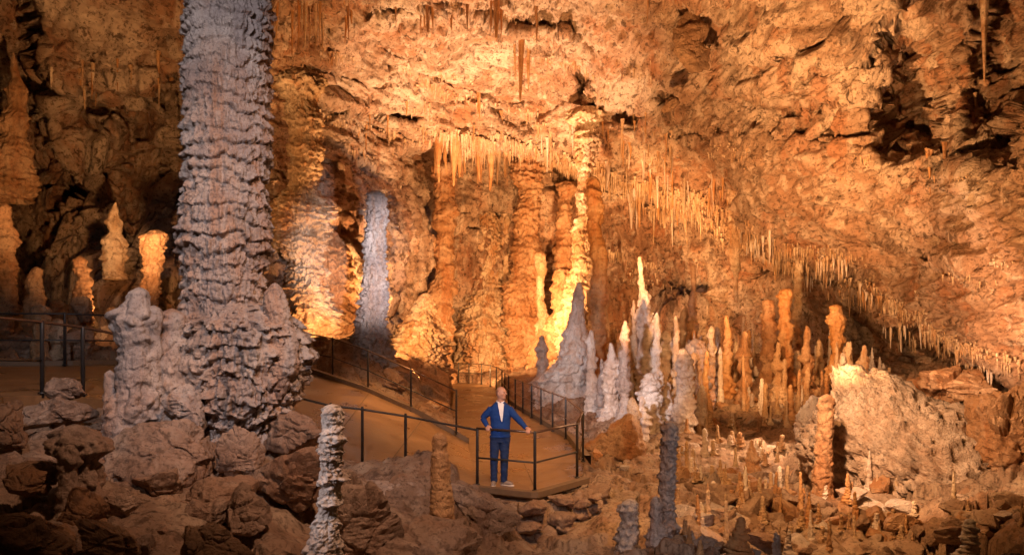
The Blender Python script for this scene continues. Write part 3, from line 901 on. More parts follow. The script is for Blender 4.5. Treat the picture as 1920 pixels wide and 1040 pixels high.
formation('column', 'column', 'tall brown column rising in front of the white flowstone boulder',
          [(738, 1551, 10), (748, 1550, 24), (800, 1548, 27), (850, 1545, 29), (900, 1541, 33), (950, 1540, 38)], 15.2, 'brown', ledge=0.08, spacing=0.16, drip=0.3, lump=0.1, sink=0.5, knob=0.16, wob=0.12)
formation('stalagmite', 'stalagmite', 'bottle-shaped cream stalagmite on the rubble slope',
          [(823, 1409, 4), (836, 1409, 8), (848, 1410, 18), (870, 1410, 23), (900, 1410, 22), (915, 1410, 24)], 18.6, 'tan', ledge=0.14, spacing=0.16, lump=0.08, sink=0.4)
rl = random.Random(8)
for lab, prof, d, mat in (
    ('wide glowing flowstone column at the end of the path', [(390, 912, 16), (400, 912, 40), (430, 912, 56), (480, 910, 50), (540, 912, 68), (600, 916, 84), (650, 918, 96), (700, 918, 112), (725, 918, 120)], 46.5, 'tan'),
    ('dark reddish column left of the glowing flowstone column', [(300, 834, 60), (330, 833, 38), (380, 832, 30), (480, 832, 34), (560, 830, 36), (640, 828, 40), (720, 828, 48)], 43.0, 'brown'),
    ('dark brown column right of the glowing flowstone column', [(290, 992, 70), (320, 991, 48), (360, 990, 36), (420, 988, 38), (500, 986, 46), (580, 984, 50), (640, 986, 56), (710, 988, 62)], 44.0, 'brown'),
    ('bright knobbly edge column in front of the dark brown one', [(470, 1010, 14), (540, 1014, 16), (600, 1016, 18), (640, 1012, 26), (720, 1006, 46)], 42.0, 'tan'),
    ('pale fluted column behind the reddish column', [(310, 878, 40), (350, 877, 24), (450, 876, 20), (520, 876, 24), (600, 872, 28), (700, 872, 34)], 47.0, 'tan'),
    ('ceiling-high brown column above the pinkish-white stalagmite', [(200, 1100, 70), (240, 1099, 46), (285, 1098, 30), (360, 1096, 26), (420, 1094, 34), (500, 1090, 40), (560, 1080, 46), (690, 1064, 60)], 37.5, 'tan'),
    ('brown pillar behind the broad pinkish-white stalagmite', [(500, 1058, 30), (560, 1052, 40), (640, 1046, 50), (720, 1040, 60)], 38.0, 'brown'),
    ('tall draped flowstone column right of the giant column', [(130, 566, 110), (180, 568, 70), (230, 568, 50), (290, 570, 52), (340, 572, 66), (380, 565, 80), (440, 562, 84), (500, 572, 80), (560, 580, 86), (640, 590, 100)], 27.0, 'tan'),
    ('brown drapery cone behind the tall slender grey stalagmite', [(430, 620, 10), (460, 618, 40), (520, 622, 66), (600, 628, 84), (660, 628, 96)], 27.5, 'brown'),
    ('pale mound of flowstone with rounded lumps left of the reddish column', [(548, 798, 14), (580, 792, 40), (620, 784, 70), (660, 782, 92), (700, 784, 104), (740, 786, 110)], 36.0, 'tan'),
    ('tawny column under the low vault at right', [(350, 1374, 44), (375, 1375, 22), (400, 1376, 14), (440, 1377, 17), (470, 1378, 13), (500, 1379, 15), (525, 1380, 5)], 33.0, 'tan'),
    ('brown ringed column in the recess under the slab', [(560, 1440, 18), (620, 1440, 20), (700, 1442, 26), (760, 1442, 32)], 29.0, 'brown'),
    ('orange ringed column next to the brown one in the recess', [(540, 1474, 16), (600, 1474, 20), (660, 1472, 26), (740, 1472, 34)], 28.5, 'orange'),
    ('slim pale column hanging in front of the bright straw fringe', [(440, 1494, 34), (462, 1495, 16), (480, 1495, 9), (540, 1496, 10), (600, 1496, 10), (640, 1496, 16)], 30.0, 'tan'),
    ('orange column under the slab lip', [(570, 1568, 24), (620, 1568, 18), (680, 1566, 20), (760, 1566, 34)], 27.0, 'orange'),
    ('bright lumpy stalagmite under the slab lip', [(646, 1621, 5), (670, 1620, 12), (710, 1618, 18), (760, 1616, 30)], 25.0, 'tan'),
    ('slim fluted column right of the wide glowing one', [(320, 952, 40), (360, 951, 18), (460, 950, 15), (560, 950, 18), (690, 952, 28)], 46.5, 'tan'),
    ('dark column with a bright foot behind the ceiling-high brown column', [(340, 1062, 46), (380, 1060, 24), (460, 1058, 22), (560, 1056, 26), (690, 1054, 36)], 44.0, 'brown'),
    ('slim brown spire before the dark hollow', [(495, 1300, 4), (560, 1300, 10), (640, 1298, 14), (740, 1298, 22)], 33.0, 'brown'),
    ('knobbly stalagmite on the ledge at far left', [(98, 25, 4), (120, 26, 9), (150, 30, 16), (175, 33, 30), (215, 30, 34), (260, 26, 46), (320, 18, 70)], 26.5, 'brown'),
    ('bright lumpy stalagmite in the left recess, the middle one', [(378, 217, 4), (398, 214, 14), (425, 212, 22), (462, 212, 30)], 24.5, 'tan'),
    ('brown column stump between the recess and the giant column', [(430, 294, 26), (450, 290, 34), (500, 284, 26), (560, 280, 32), (620, 280, 44)], 20.5, 'brown'),
    ('round-headed pale stalagmite behind the upper railing', [(570, 76, 12), (578, 76, 24), (596, 77, 26), (608, 78, 18), (640, 78, 26)], 18.5, 'tan'),
    ('small round stub behind the upper railing', [(596, 107, 10), (604, 107, 18), (630, 108, 20)], 18.8, 'tan'),
    ('brown leaning pillar above the upper path', [(480, 150, 16), (520, 154, 24), (580, 152, 28), (640, 150, 34)], 21.0, 'brown'),
    ('dark pillar at the left edge above the upper path', [(380, 4, 24), (480, 8, 30), (560, 6, 34), (640, 6, 40)], 21.5, 'brown'),
    ('squat dark pillar behind the upper railing', [(500, 68, 14), (540, 66, 26), (600, 62, 30), (640, 62, 34)], 21.5, 'brown'),
):
    if 'tawny' in lab or 'hanging' in lab:
        d = surf(prof[0][1], prof[0][0] + 12)[1] + 0.15
    formation('column' if 'column' in lab or 'pillar' in lab else 'stalagmite', 'column' if 'column' in lab or 'pillar' in lab else 'stalagmite', lab, prof, d, mat,
              ledge=0.2, spacing=(0.009 + 0.006 * rl.random()) * d, drip=0.5, lump=0.34, rough=0.08, sink=1.0, wob=0.45, knob=0.3)


# ------------------------------------------------------------------ describing the many small things by their neighbours
MARKS = [(1410, 870, 'the bottle-shaped stalagmite'), (1252, 900, 'the tall twin-stemmed stalagmite'), (1180, 980, 'the short dark ringed stalagmite'), (1548, 860, 'the tall brown column'), (1738, 912, 'the pale flowstone boulder'),
         (1585, 1015, 'the angular lit boulder'), (1386, 1010, 'the orange draped stalagmite'), (1284, 750, 'the cream tapering stalagmite'), (1212, 620, 'the tall ringed pinkish stalagmite'), (1148, 720, 'the carrot-shaped stalagmite'),
         (1070, 650, 'the broad pinkish-white stalagmite'), (1524, 800, 'the flat-topped grey block'), (1166, 838, 'the big rounded boulder'), (1305, 700, 'the dark blunt stalagmite'), (1440, 660, 'the brown ringed column'),
         (1620, 700, 'the bright lumpy stalagmite'), (1790, 735, 'the brown rock wall'), (335, 846, 'the large smooth slab-like boulder'), (140, 970, 'the dark round boulder'), (150, 850, 'the squat pale-capped stalagmite'),
         (395, 945, 'the wide boulder'), (560, 900, 'the smooth pinkish boulder'), (75, 640, 'the upper railing post'), (150, 650, 'the broad smooth boulder'), (1842, 70, 'the long brown stalactite'), (1715, 190, 'the shadowed alcove'),
         (1430, 445, 'the bright white fringe'), (1560, 500, 'the second bright white fringe'), (1376, 440, 'the tawny column'), (1496, 540, 'the slim pale hanging column'), (975, 120, 'the long orange blade stalactite'), (870, 300, 'the drapery row'),
         (1302, 96, 'the dark hanging block'), (1098, 300, 'the ceiling-high brown column'), (430, 200, 'the giant column'), (703, 420, 'the tall slender grey stalagmite'), (1280, 540, 'the dark hollow'), (30, 170, 'the far-left ledge stalagmite'),
         (928, 10, 'the brown top-edge stalactite'), (1760, 640, 'the slab lip')]
_seen = {}


def where(px, py):
    k = min(MARKS, key=lambda m: (m[0] - px) ** 2 + 1.4 * (m[1] - py) ** 2)
    dx, dy = px - k[0], py - k[1]
    dist = math.hypot(dx, dy)
    far = 'close ' if dist < 45 else 'well ' if dist > 110 else ''
    if abs(dx) > 2.2 * abs(dy):
        r = far + ('right of' if dx > 0 else 'left of')
    elif abs(dy) > 2.2 * abs(dx):
        r = far + ('below' if dy > 0 else 'above')
    else:
        r = far + ('below and ' if dy > 0 else 'above and ') + ('right of' if dx > 0 else 'left of')
    k2 = sorted(MARKS, key=lambda m: (m[0] - px) ** 2 + 1.4 * (m[1] - py) ** 2)[1]
    return r + ' ' + k[2], ' towards ' + k2[2]


def unique(lab, extra):
    if lab in _seen and len((lab + extra).split()) <= 16:
        lab = lab + extra
    _seen[lab] = 1
    return lab


for lab, px, yt, yb, w, mat in (
    ('knobbly pale stalagmite at the foot of the bright edge column', 1016, 628, 728, 30, 'white'), ('knobbly pinkish stalagmite close right of the broad pinkish-white one', 1108, 618, 770, 26, 'white'),
    ('thin tiered stalagmite left of the carrot-shaped one', 1128, 672, 786, 18, 'grey'), ('tiered grey stalagmite right of the carrot-shaped one', 1172, 600, 788, 24, 'grey'),
    ('tiered pale stalagmite between the ringed pinkish one and the grey lumpy one', 1232, 585, 780, 22, 'white'), ('low knobbly stalagmite below the grey lumpy one', 1252, 716, 806, 30, 'white'),
    ('tan tiered stalagmite behind the cream tapering one', 1268, 590, 770, 20, 'tan'), ('knobbly tan stalagmite right of the dark blunt one', 1334, 610, 756, 26, 'tan'),
    ('low lumpy cream stalagmite below the dark blunt one', 1316, 720, 800, 28, 'white'), ('tiered orange stalagmite before the dark hollow', 1362, 590, 748, 20, 'orange'),
    ('thick brown tiered stalagmite left of the brown ringed column', 1396, 620, 756, 30, 'brown'), ('pale knobbly stalagmite at the near edge of the pale group', 1204, 742, 826, 26, 'white'),
    ('stubby tiered stalagmite between the brown and orange ringed columns', 1458, 640, 752, 20, 'tan'), ('lumpy brown stalagmite right of the orange ringed column', 1512, 610, 750, 26, 'brown'),
    ('tan tiered stalagmite left of the bright lumpy one', 1590, 640, 752, 22, 'tan'),
):
    dd_ = place(px, yb)[1]
    n_ = rl.randint(3, 6)
    prof = [(yt, px, w * 0.12)]
    for i_ in range(n_):
        t0, t1 = i_ / n_, (i_ + 1) / n_
        y0_, y1_ = yt + (yb - yt) * (t0 * 0.97 + 0.03), yt + (yb - yt) * t1
        k0 = 0.25 + 0.75 * t1 ** 0.8
        prof += [(y0_ + 1, px + rl.uniform(-2, 2), w * k0 * 0.62), (y0_ + (y1_ - y0_) * 0.75, px + rl.uniform(-2, 2), w * k0 * rl.uniform(0.9, 1.15))]
    prof.append((yb + 4, px, w * 1.15))
    formation('stalagmite', 'stalagmite', lab, prof, dd_, mat, ledge=0.22, spacing=0.011 * dd_, drip=0.4, lump=0.2, rough=0.07, sink=0.8, wob=0.35, knob=0.4)

# ------------------------------------------------------------------ boulders
def ico(sub):
    bm = bmesh.new()
    bmesh.ops.create_icosphere(bm, subdivisions=sub, radius=1.0)
    bm.verts.ensure_lookup_table()
    v = np.array([x.co[:] for x in bm.verts])
    f = np.array([[q.index for q in x.verts] for x in bm.faces])
    bm.free()
    return v, f


_ICO = {k: ico(k) for k in (3, 4, 5, 6)}


def boulder_verts(sub, seed, planes=14, sharp=14.0, rough=0.05, size=(1, 1, 1), world=1.0, chips=0.0):
    v, f = _ICO[sub]
    rg = np.random.default_rng(seed)
    n = rg.normal(size=(planes, 3))
    n /= np.linalg.norm(n, axis=1)[:, None]
    h = rg.uniform(0.5, 0.95, planes)
    dt = np.maximum(v @ n.T, 0.0) / h
    m = (np.sum(np.exp(sharp * dt), axis=1))
    r = 1.0 / np.maximum(np.log(m) / sharp, 0.62)
    r = r / r.max()
    p = v * r[:, None] * np.array(size)
    q = p * 1.0 + seed * 3.7
    sc = 1.0 / world
    dsp = rough * world * (fbm(q * sc * 1.6, 4, 0.55) * 0.9 + 0.5 * ridged(q * sc * 3.2, 3, 0.55))
    if chips:
        w_ = 0.3 * np.stack([fbm(q * sc * 1.8, 2), fbm(q * sc * 1.8 + 31, 2), fbm(q * sc * 1.8 + 57, 2)], 1)
        c1, c2, ch, ti = cells(q * sc * np.array([1.5, 1.5, 2.4]) + w_)
        dsp = dsp + chips * world * ((ch - 0.5) * 0.9 + ti * 0.8 - 0.35 * (1 - sstep(0, 0.14, c2 - c1)))
        dsp = dsp + 0.35 * chips * world * ridged(q * sc * np.array([2.0, 2.0, 6.0]), 3, 0.6)
    return p + v * dsp[:, None], f


def boulder(label, px, py, w, h, d, mat='boulder', seed=0, planes=14, sharp=14.0, rough=0.07, rot=0.0, deep=0.9, cat='boulder', name='boulder', group=None, tilt=0.0):
    s = d / F
    sub = 6 if max(w, h) > 185 else 5 if max(w, h) > 28 else 4
    k_ = 1.22 if d < 12.6 else 1.0
    a, c = w * s / 2 * k_, h * s / 2 * k_
    v, f = boulder_verts(sub, seed + 100, planes, sharp, rough, (a, a * deep, c), max(a, c), 0.16 if 'rock face' in label or 'rock wall' in label else 0.10 if sub >= 5 else 0.0)
    ca, sa = math.cos(tilt), math.sin(tilt)
    v = np.stack([v[:, 0] * ca - v[:, 2] * sa, v[:, 1], v[:, 0] * sa + v[:, 2] * ca], 1)
    me = mesh_np(name, v, f, M[mat])
    me.set_sharp_from_angle(angle=R(32))
    o = put(name, me, loc=P(px, py, d), rot=(0, 0, rot))
    return tag(o, label, cat, group, 'thing')


for k, (lab, px, py, w, h, d, mat, pl, sh, t) in enumerate((
    ('grey rounded rock tucked against the left of the giant column base', 345, 762, 112, 84, 9.7, 'grey', 9, 7, 0.1),
    ('large smooth slab-like boulder below the lumpy grey tower', 335, 846, 190, 150, 9.0, 'boulder', 8, 7, -0.15),
    ('upright rounded boulder under the giant column tip', 462, 860, 84, 116, 9.2, 'boulder', 8, 6, 0.1),
    ('pitted boulder right of the giant column tip', 556, 810, 120, 108, 9.7, 'boulder', 9, 8, -0.4),
    ('smooth pinkish boulder left of the slender white stalagmite', 552, 900, 150, 150, 8.7, 'boulder', 8, 7, -0.35),
    ('flat tan boulder at the middle of the left rock pile', 300, 912, 130, 74, 8.0, 'boulder', 9, 9, -0.1),
    ('wide boulder in front of the smooth slab', 395, 945, 190, 96, 7.8, 'boulder', 10, 9, 0.12),
    ('narrow boulder beside the wide one, under the upright rounded one', 462, 965, 110, 130, 7.5, 'boulder', 9, 8, 0.25),
    ('dark round boulder low on the left rock pile', 140, 970, 92, 84, 6.7, 'dark', 9, 6, 0.0),
    ('flat capping rock in front of the upper railing', 128, 726, 96, 50, 10.1, 'boulder', 10, 8, 0.05),
    ('block under the flat capping rock', 118, 772, 160, 90, 9.9, 'boulder', 12, 12, 0.0),
    ('dark block at the left picture edge below the upper path', 18, 812, 84, 120, 8.8, 'dark', 12, 12, 0.1),
    ('low dark slab at the left picture edge', 45, 900, 130, 70, 7.2, 'dark', 11, 10, -0.1),
    ('shadowed boulder at the lower left corner', 40, 1005, 150, 110, 5.9, 'dark', 11, 10, 0.2),
    ('shadowed boulder at the bottom edge below the round dark one', 215, 1020, 150, 90, 6.0, 'dark', 12, 11, -0.2),
    ('dark broad boulder at the bottom edge under the wide boulder', 390, 1030, 190, 110, 6.1, 'dark', 12, 11, 0.1),
    ('brown boulder between the flat tan one and the squat stalagmite', 232, 945, 90, 80, 7.2, 'boulder', 10, 9, 0.2),
    ('small rock at the corner of the ramp beside the slender white stalagmite', 650, 892, 26, 20, 11.6, 'boulder', 10, 8, 0.0),
    ('tall cracked block at the bottom, right of the slender white stalagmite', 668, 1000, 150, 190, 8.7, 'boulder', 11, 14, 0.12),
    ('massive brown block at the bottom centre under the ringed stalagmite', 790, 1062, 240, 150, 8.9, 'boulder', 11, 15, -0.18),
    ('broad ledge rock in front of the ramp', 735, 925, 200, 90, 11.8, 'boulder', 11, 12, 0.04),
    ('pale grey ridge of rock sloping from the ledge down to the platform wall', 895, 950, 150, 130, 11.9, 'boulder', 10, 12, -0.55),
    ('big rounded brown boulder right of the platform', 1166, 838, 150, 130, 19.6, 'brown', 8, 8, -0.25),
    ('small orange lit rock beside the platform corner post', 1120, 853, 26, 34, 17.6, 'orange', 9, 8, 0.2),
    ('flat-topped grey block behind the tall brown column', 1524, 802, 140, 110, 19.6, 'grey', 9, 16, 0.03),
    ('large rock face in shade at the right picture edge', 1890, 850, 250, 330, 15.8, 'brown', 10, 12, -0.45),
    ('brown rounded rock wall above the white flowstone boulder', 1790, 735, 240, 170, 22.5, 'brown', 9, 9, -0.25),
    ('dark boulder wedged right of the white flowstone boulder', 1800, 800, 120, 130, 19.5, 'brown', 9, 9, -0.5),
    ('angular lit boulder in the rubble at the bottom right', 1585, 1015, 84, 78, 12.6, 'boulder', 11, 18, 0.2),
    ('pale pointed slab standing in the rubble', 1752, 775, 34, 40, 19.0, 'tan', 9, 9, 0.5),
    ('broad smooth boulder behind the upper railing', 150, 650, 92, 84, 19.0, 'boulder', 8, 7, 0.1),
    ('low boulder behind the upper railing at the left edge', 30, 660, 110, 60, 18.6, 'boulder', 9, 8, 0.2),
    ('angular boulder above the upper railing', 158, 578, 60, 50, 20.5, 'boulder', 9, 12, 0.3),
    ('dark block right of the giant column foot', 598, 640, 40, 34, 20.8, 'dark', 10, 12, 0.1),
    ('lit rock tumble between the ramp and the far path', 815, 762, 60, 50, 22.5, 'tan', 11, 10, 0.2),
    ('grey sloping rock between the two ramp railing posts', 735, 715, 90, 70, 22.5, 'boulder', 9, 9, -0.5),
    ('dark hanging block of rock high in the fractured vault', 1302, 96, 66, 160, 29.0, 'dark', 9, 14, 0.08),
    ('dark angular rock stuck in the fractured vault', 1262, 192, 52, 44, 31.0, 'dark', 8, 14, 0.3),
)):
    boulder(lab, px, py, w, h, d, mat, seed=k * 3 + 1, planes=pl + 2, sharp=sh * 3.0, rough=0.05, tilt=t)

# the pale flowstone-coated boulder at lower right: scalloped skin
v, f = _ICO[6]
big = np.array([2.75, 1.1, 1.12])
se = (np.abs(v) ** 4).sum(1) ** 0.25
p = v / se[:, None] ** 0.8 * big
rg = np.random.default_rng(5)
n = rg.normal(size=(12, 3))
n /= np.linalg.norm(n, axis=1)[:, None]
dt = np.maximum(v @ n.T, 0) / rg.uniform(0.8, 1.1, 12)
p = p / np.maximum(np.log(np.exp(10 * dt).sum(1)) / 10, 0.9)[:, None]
qs = p @ np.array([[0.8, 0, -0.6], [0, 1, 0], [0.6, 0, 0.8]]).T
p = p + v * (0.22 * fbm(p * 0.9, 4) + 0.15 * ridged(p * np.array([2.8, 6.0, 7.5]), 4, 0.8) + 0.04 * fbm(p * 9, 3))[:, None]
ta = -0.66
p = np.stack([p[:, 0] * math.cos(ta) - p[:, 2] * math.sin(ta), p[:, 1], p[:, 0] * math.sin(ta) + p[:, 2] * math.cos(ta)], 1)
o = put('flowstone_boulder', mesh_np('flowstone_boulder', p, f, M['pale']), loc=P(1762, 925, 16.6))
tag(o, 'big pale flowstone-coated boulder with a rippled surface on the right slope', 'boulder', kind='thing')

# rubble: every block its own object, mesh data shared
rub = []
for k in range(10):
    v, f = boulder_verts(4, 400 + k, 11, 70, 0.03, (1, 0.9, 0.75), 1.0, 0.05)
    rub.append([mesh_np('rubble_block', v, f, M[m]) for m in ('boulder', 'brown', 'grey')])
    for m_ in rub[-1]:
        m_.set_sharp_from_angle(angle=R(24))
rnd = random.Random(3)


def scatter(name, label, cat, group, n, box, size, meshes, sink=0.25, ok=None):
    c = 0
    while c < n:
        px, py = rnd.uniform(box[0], box[2]), rnd.uniform(box[1], box[3])
        if ok and not ok(px, py):
            continue
        q = place(px, py)
        w = (rnd.uniform(*size) if rnd.random() < 0.75 else size[1] * rnd.uniform(1, 1.5)) * q[1] / F / 2
        ms = rnd.choice(meshes)
        mi = rnd.choice((0, 0, 0, 1, 2))
        me = ms[mi] if isinstance(ms, list) else ms
        wp = w * 2 * F / q[1]
        sz = 'large' if wp > size[0] + 0.8 * (size[1] - size[0]) else 'small' if wp < size[0] + 0.35 * (size[1] - size[0]) else 'medium'
        w_, w2_ = where(px, py)
        lab = unique('%s %s %s %s' % (sz, ('tan', 'brown', 'grey')[mi], label, w_), w2_)
        o = put(name, me, loc=q + np.array([0, 0, w * (0.5 - sink * 2)]), rot=(rnd.uniform(-.5, .5), rnd.uniform(-.5, .5), rnd.uniform(0, 6.3)), scale=(w * rnd.uniform(.8, 1.3), w, w * rnd.uniform(.7, 1.1)))
        tag(o, lab, cat, group, 'thing')
        c += 1


scatter('rubble_block', 'rubble block', 'rock', 'loose rubble', 110, (1270, 890, 1660, 1045), (24, 70), rub)
scatter('rubble_block', 'broken stone', 'rock', 'loose rubble', 60, (1130, 760, 1480, 895), (12, 30), rub, ok=lambda a, b: a > 1240 or b > 860)
scatter('rubble_block', 'angular rock', 'rock', 'loose rubble', 16, (0, 860, 520, 1040), (30, 80), rub)
scatter('rubble_block', 'loose rock', 'rock', 'loose rubble', 26, (0, 570, 330, 680), (16, 44), rub)
scatter('rubble_block', 'fallen rock', 'rock', 'loose rubble', 36, (1400, 690, 1700, 770), (14, 34), rub)

scatter('rubble_block', 'broken rock', 'rock', 'loose rubble', 26, (1640, 935, 1925, 1048), (26, 70), rub)

# dry-stone retaining wall under the platform, each stone a part
wallr = emp('retaining_wall', (0.4, 13.8, -1.0), 'rough stone wall carrying the viewing platform', 'wall')
line = np.array([(-0.9, 13.95), (0.38, 13.5), (0.92, 13.95), (1.5, 14.85), (1.8, 16.2)])
k = 0
z = -1.15
row = 0
while z < -0.12:
    hh = rnd.uniform(0.26, 0.46)
    L = resample(line, 200)
    s = np.concatenate([[0], np.cumsum(np.linalg.norm(np.diff(L, axis=0), axis=1))])
    t = rnd.uniform(-0.2, 0.1)
    while t < s[-1]:
        w = rnd.uniform(0.32, 0.85)
        hs = hh * rnd.uniform(0.85, 1.25)
        c = min(max(t + w / 2, 0), s[-1])
        x, y = np.interp(c, s, L[:, 0]), np.interp(c, s, L[:, 1])
        dx, dy = np.interp(min(c + .1, s[-1]), s, L[:, 0]) - np.interp(max(c - .1, 0), s, L[:, 0]), np.interp(min(c + .1, s[-1]), s, L[:, 1]) - np.interp(max(c - .1, 0), s, L[:, 1])
        v, f = boulder_verts(4, 700 + k, 12, 45, 0.05, (w * 0.58, 0.3, hs * 0.62), 0.3, 0.12)
        o = put('stone', mesh_np('stone', v, f, M['boulder']), parent=wallr, loc=np.array([x, y, min(z + hs / 2, -0.07 - hs * .42)]) - np.array(wallr.location) + np.array([0, rnd.uniform(-.06, .06), rnd.uniform(-.03, .03)]),
                rot=(rnd.uniform(-.15, .15), rnd.uniform(-.2, .2), math.atan2(dy, dx) + rnd.uniform(-.2, .2)))
        t += w * 0.98
        k += 1
    z += hh * 0.95
    row += 1
L = resample(line, 40)
core = np.concatenate([np.stack([L[:, 0], L[:, 1] + 0.12, 0 * L[:, 0] - 1.6], 1), np.stack([L[:, 0], L[:, 1] + 0.12, 0 * L[:, 0] - 0.165], 1), np.stack([L[:, 0], L[:, 1] + 0.6, 0 * L[:, 0] - 0.165], 1)])
core = core.reshape(3, 40, 3).transpose(1, 0, 2).reshape(-1, 3)
put('mortar_core', mesh_np('mortar_core', core - np.array(wallr.location), grid_faces(40, 3), M['ground']), parent=wallr)

# ------------------------------------------------------------------ small stalagmites
def cone_variant(name, seed, mat, taper=0.5, bulb=0.0, ledge=0.2, n=26, nz=46):
    """unit height stalagmite, radius about 0.5 at the foot"""
    rg = np.random.default_rng(seed)
    z = np.linspace(-0.12, 1, nz)
    zc = np.clip(z, 0, 1)
    r = 0.5 * ((1 - zc) * (1 - taper) + taper) * (1 + bulb * np.sin(zc * 5 + seed)) + 0.25 * np.exp(-zc * 9)
    r = r * np.sqrt(np.clip(1 - np.clip((zc - 0.9) / 0.1, 0, 1) ** 2, 0.003, 1))
    th = np.arange(n) / n * 2 * np.pi
    T, Z = np.meshgrid(th, z, indexing='ij')
    Rr = np.broadcast_to(r, T.shape).ravel()
    q = np.stack([np.cos(T).ravel() * Rr, np.sin(T).ravel() * Rr, Z.ravel() * 5], 1) + seed * 5.5
    rings = Z.ravel() * 9 + 0.7 * fbm(q * 0.8, 2)
    fr_ = rings - np.floor(rings)
    c1, c2, ch, _ = cells(q * np.array([2.6, 2.6, 1.6]))
    rad = Rr * (1 + ledge * ((1 - fr_) * sstep(0, .2, fr_) - .3) + 0.28 * fbm(q * 1.1, 3) + 0.1 * fbm(q * 5, 2) + 0.35 * (0.5 + ch) * np.clip(1 - 1.5 * c1 * c1, 0, 1) - 0.15)
    bend = 0.09 * fbm(np.stack([0 * z + seed, 0 * z, z * 1.5], 1), 2)
    v = np.stack([np.cos(T).ravel() * rad + np.tile(bend, n), np.sin(T).ravel() * rad, Z.ravel()], 1)
    return mesh_np(name, v, grid_faces(n, nz, True), M[mat])


STG = {m: [cone_variant('small_stalagmite', 10 * i + k, m, tp, bl, .4) for k, (tp, bl) in enumerate(((.25, .05), (.5, .12), (.7, .1), (.4, .2), (.6, .05)))] for i, m in enumerate(('tan', 'white', 'grey', 'orange'))}


def stg(label, px, ytop, ybot, w, mat, d=None, group=None):
    q = place(px, ybot) if d is None else P(px, ybot, d)
    s = q[1] / F
    h = (ybot - ytop) * s
    o = put('small_stalagmite', rnd.choice(STG[mat]), loc=q, rot=(0, rnd.uniform(-.05, .05), rnd.uniform(0, 6.3)), scale=(w * s, w * s, h))
    return tag(o, label, 'stalagmite', group, 'thing')


for lab, px, a, b, w, m in (
    ('thin pale stalagmite left of the bottle-shaped one', 1379, 838, 882, 8, 'tan'), ('slim leaning stalagmite right of the bottle-shaped one', 1475, 878, 938, 8, 'tan'),
    ('white spire on the near edge of the stalagmite field', 1321, 805, 856, 12, 'white'), ('cream stub below the white spire', 1350, 862, 905, 13, 'tan'),
    ('pale stub right of the tall twin-stemmed stalagmite', 1273, 846, 884, 10, 'tan'), ('second pale stub right of the twin-stemmed stalagmite', 1300, 848, 886, 10, 'tan'),
    ('thin stalagmite standing on a rubble slab', 1386, 903, 948, 7, 'tan'), ('cream blunt stalagmite at the middle of the rubble', 1461, 915, 958, 13, 'tan'),
    ('orange pointed stalagmite in front of the tall brown column', 1516, 922, 982, 12, 'orange'), ('pale stub at the foot of the tall brown column', 1536, 942, 982, 11, 'tan'),
    ('short cream stub in front of the orange pointed one', 1503, 958, 994, 13, 'tan'), ('brown slim stalagmite in front of the pale flowstone boulder', 1605, 920, 990, 11, 'orange'),
    ('pale peg on the angular lit boulder', 1577, 968, 1002, 8, 'tan'), ('thin peg at the foot of the pale flowstone boulder', 1674, 978, 1012, 7, 'tan'),
    ('cream peg standing on the edge of the pale flowstone boulder', 1789, 882, 945, 10, 'tan'), ('tiny peg right of the cream peg', 1815, 938, 962, 6, 'tan'),
    ('thin brown spire behind the pale flowstone boulder', 1611, 755, 812, 8, 'orange'), ('pale peg on the pointed slab', 1742, 752, 795, 9, 'tan'),
    ('bright spire on the ledge left of the flat-topped block', 1429, 714, 768, 11, 'white'), ('thin bright spire under the dark hollow', 1346, 644, 712, 9, 'white'),
    ('slender bright spire beside the brown ringed column', 1410, 624, 690, 9, 'tan'), ('small glowing stub between the bright spires', 1386, 672, 694, 8, 'white'),
    ('white stub at the bottom edge of the rubble', 1455, 1000, 1050, 16, 'white'), ('grey stub at the bottom edge next to the white one', 1478, 998, 1046, 16, 'grey'),
    ('orange draped stalagmite at the bottom right', 1386, 968, 1046, 44, 'orange'), ('cream stub behind the orange draped stalagmite', 1404, 900, 934, 10, 'tan'),
    ('grey dome-shaped stalagmite at the bottom edge far right', 1818, 975, 1046, 34, 'grey'), ('pale peg at the right picture edge', 1916, 940, 990, 8, 'tan'),
):
    stg(lab, px, a, b, w, m)
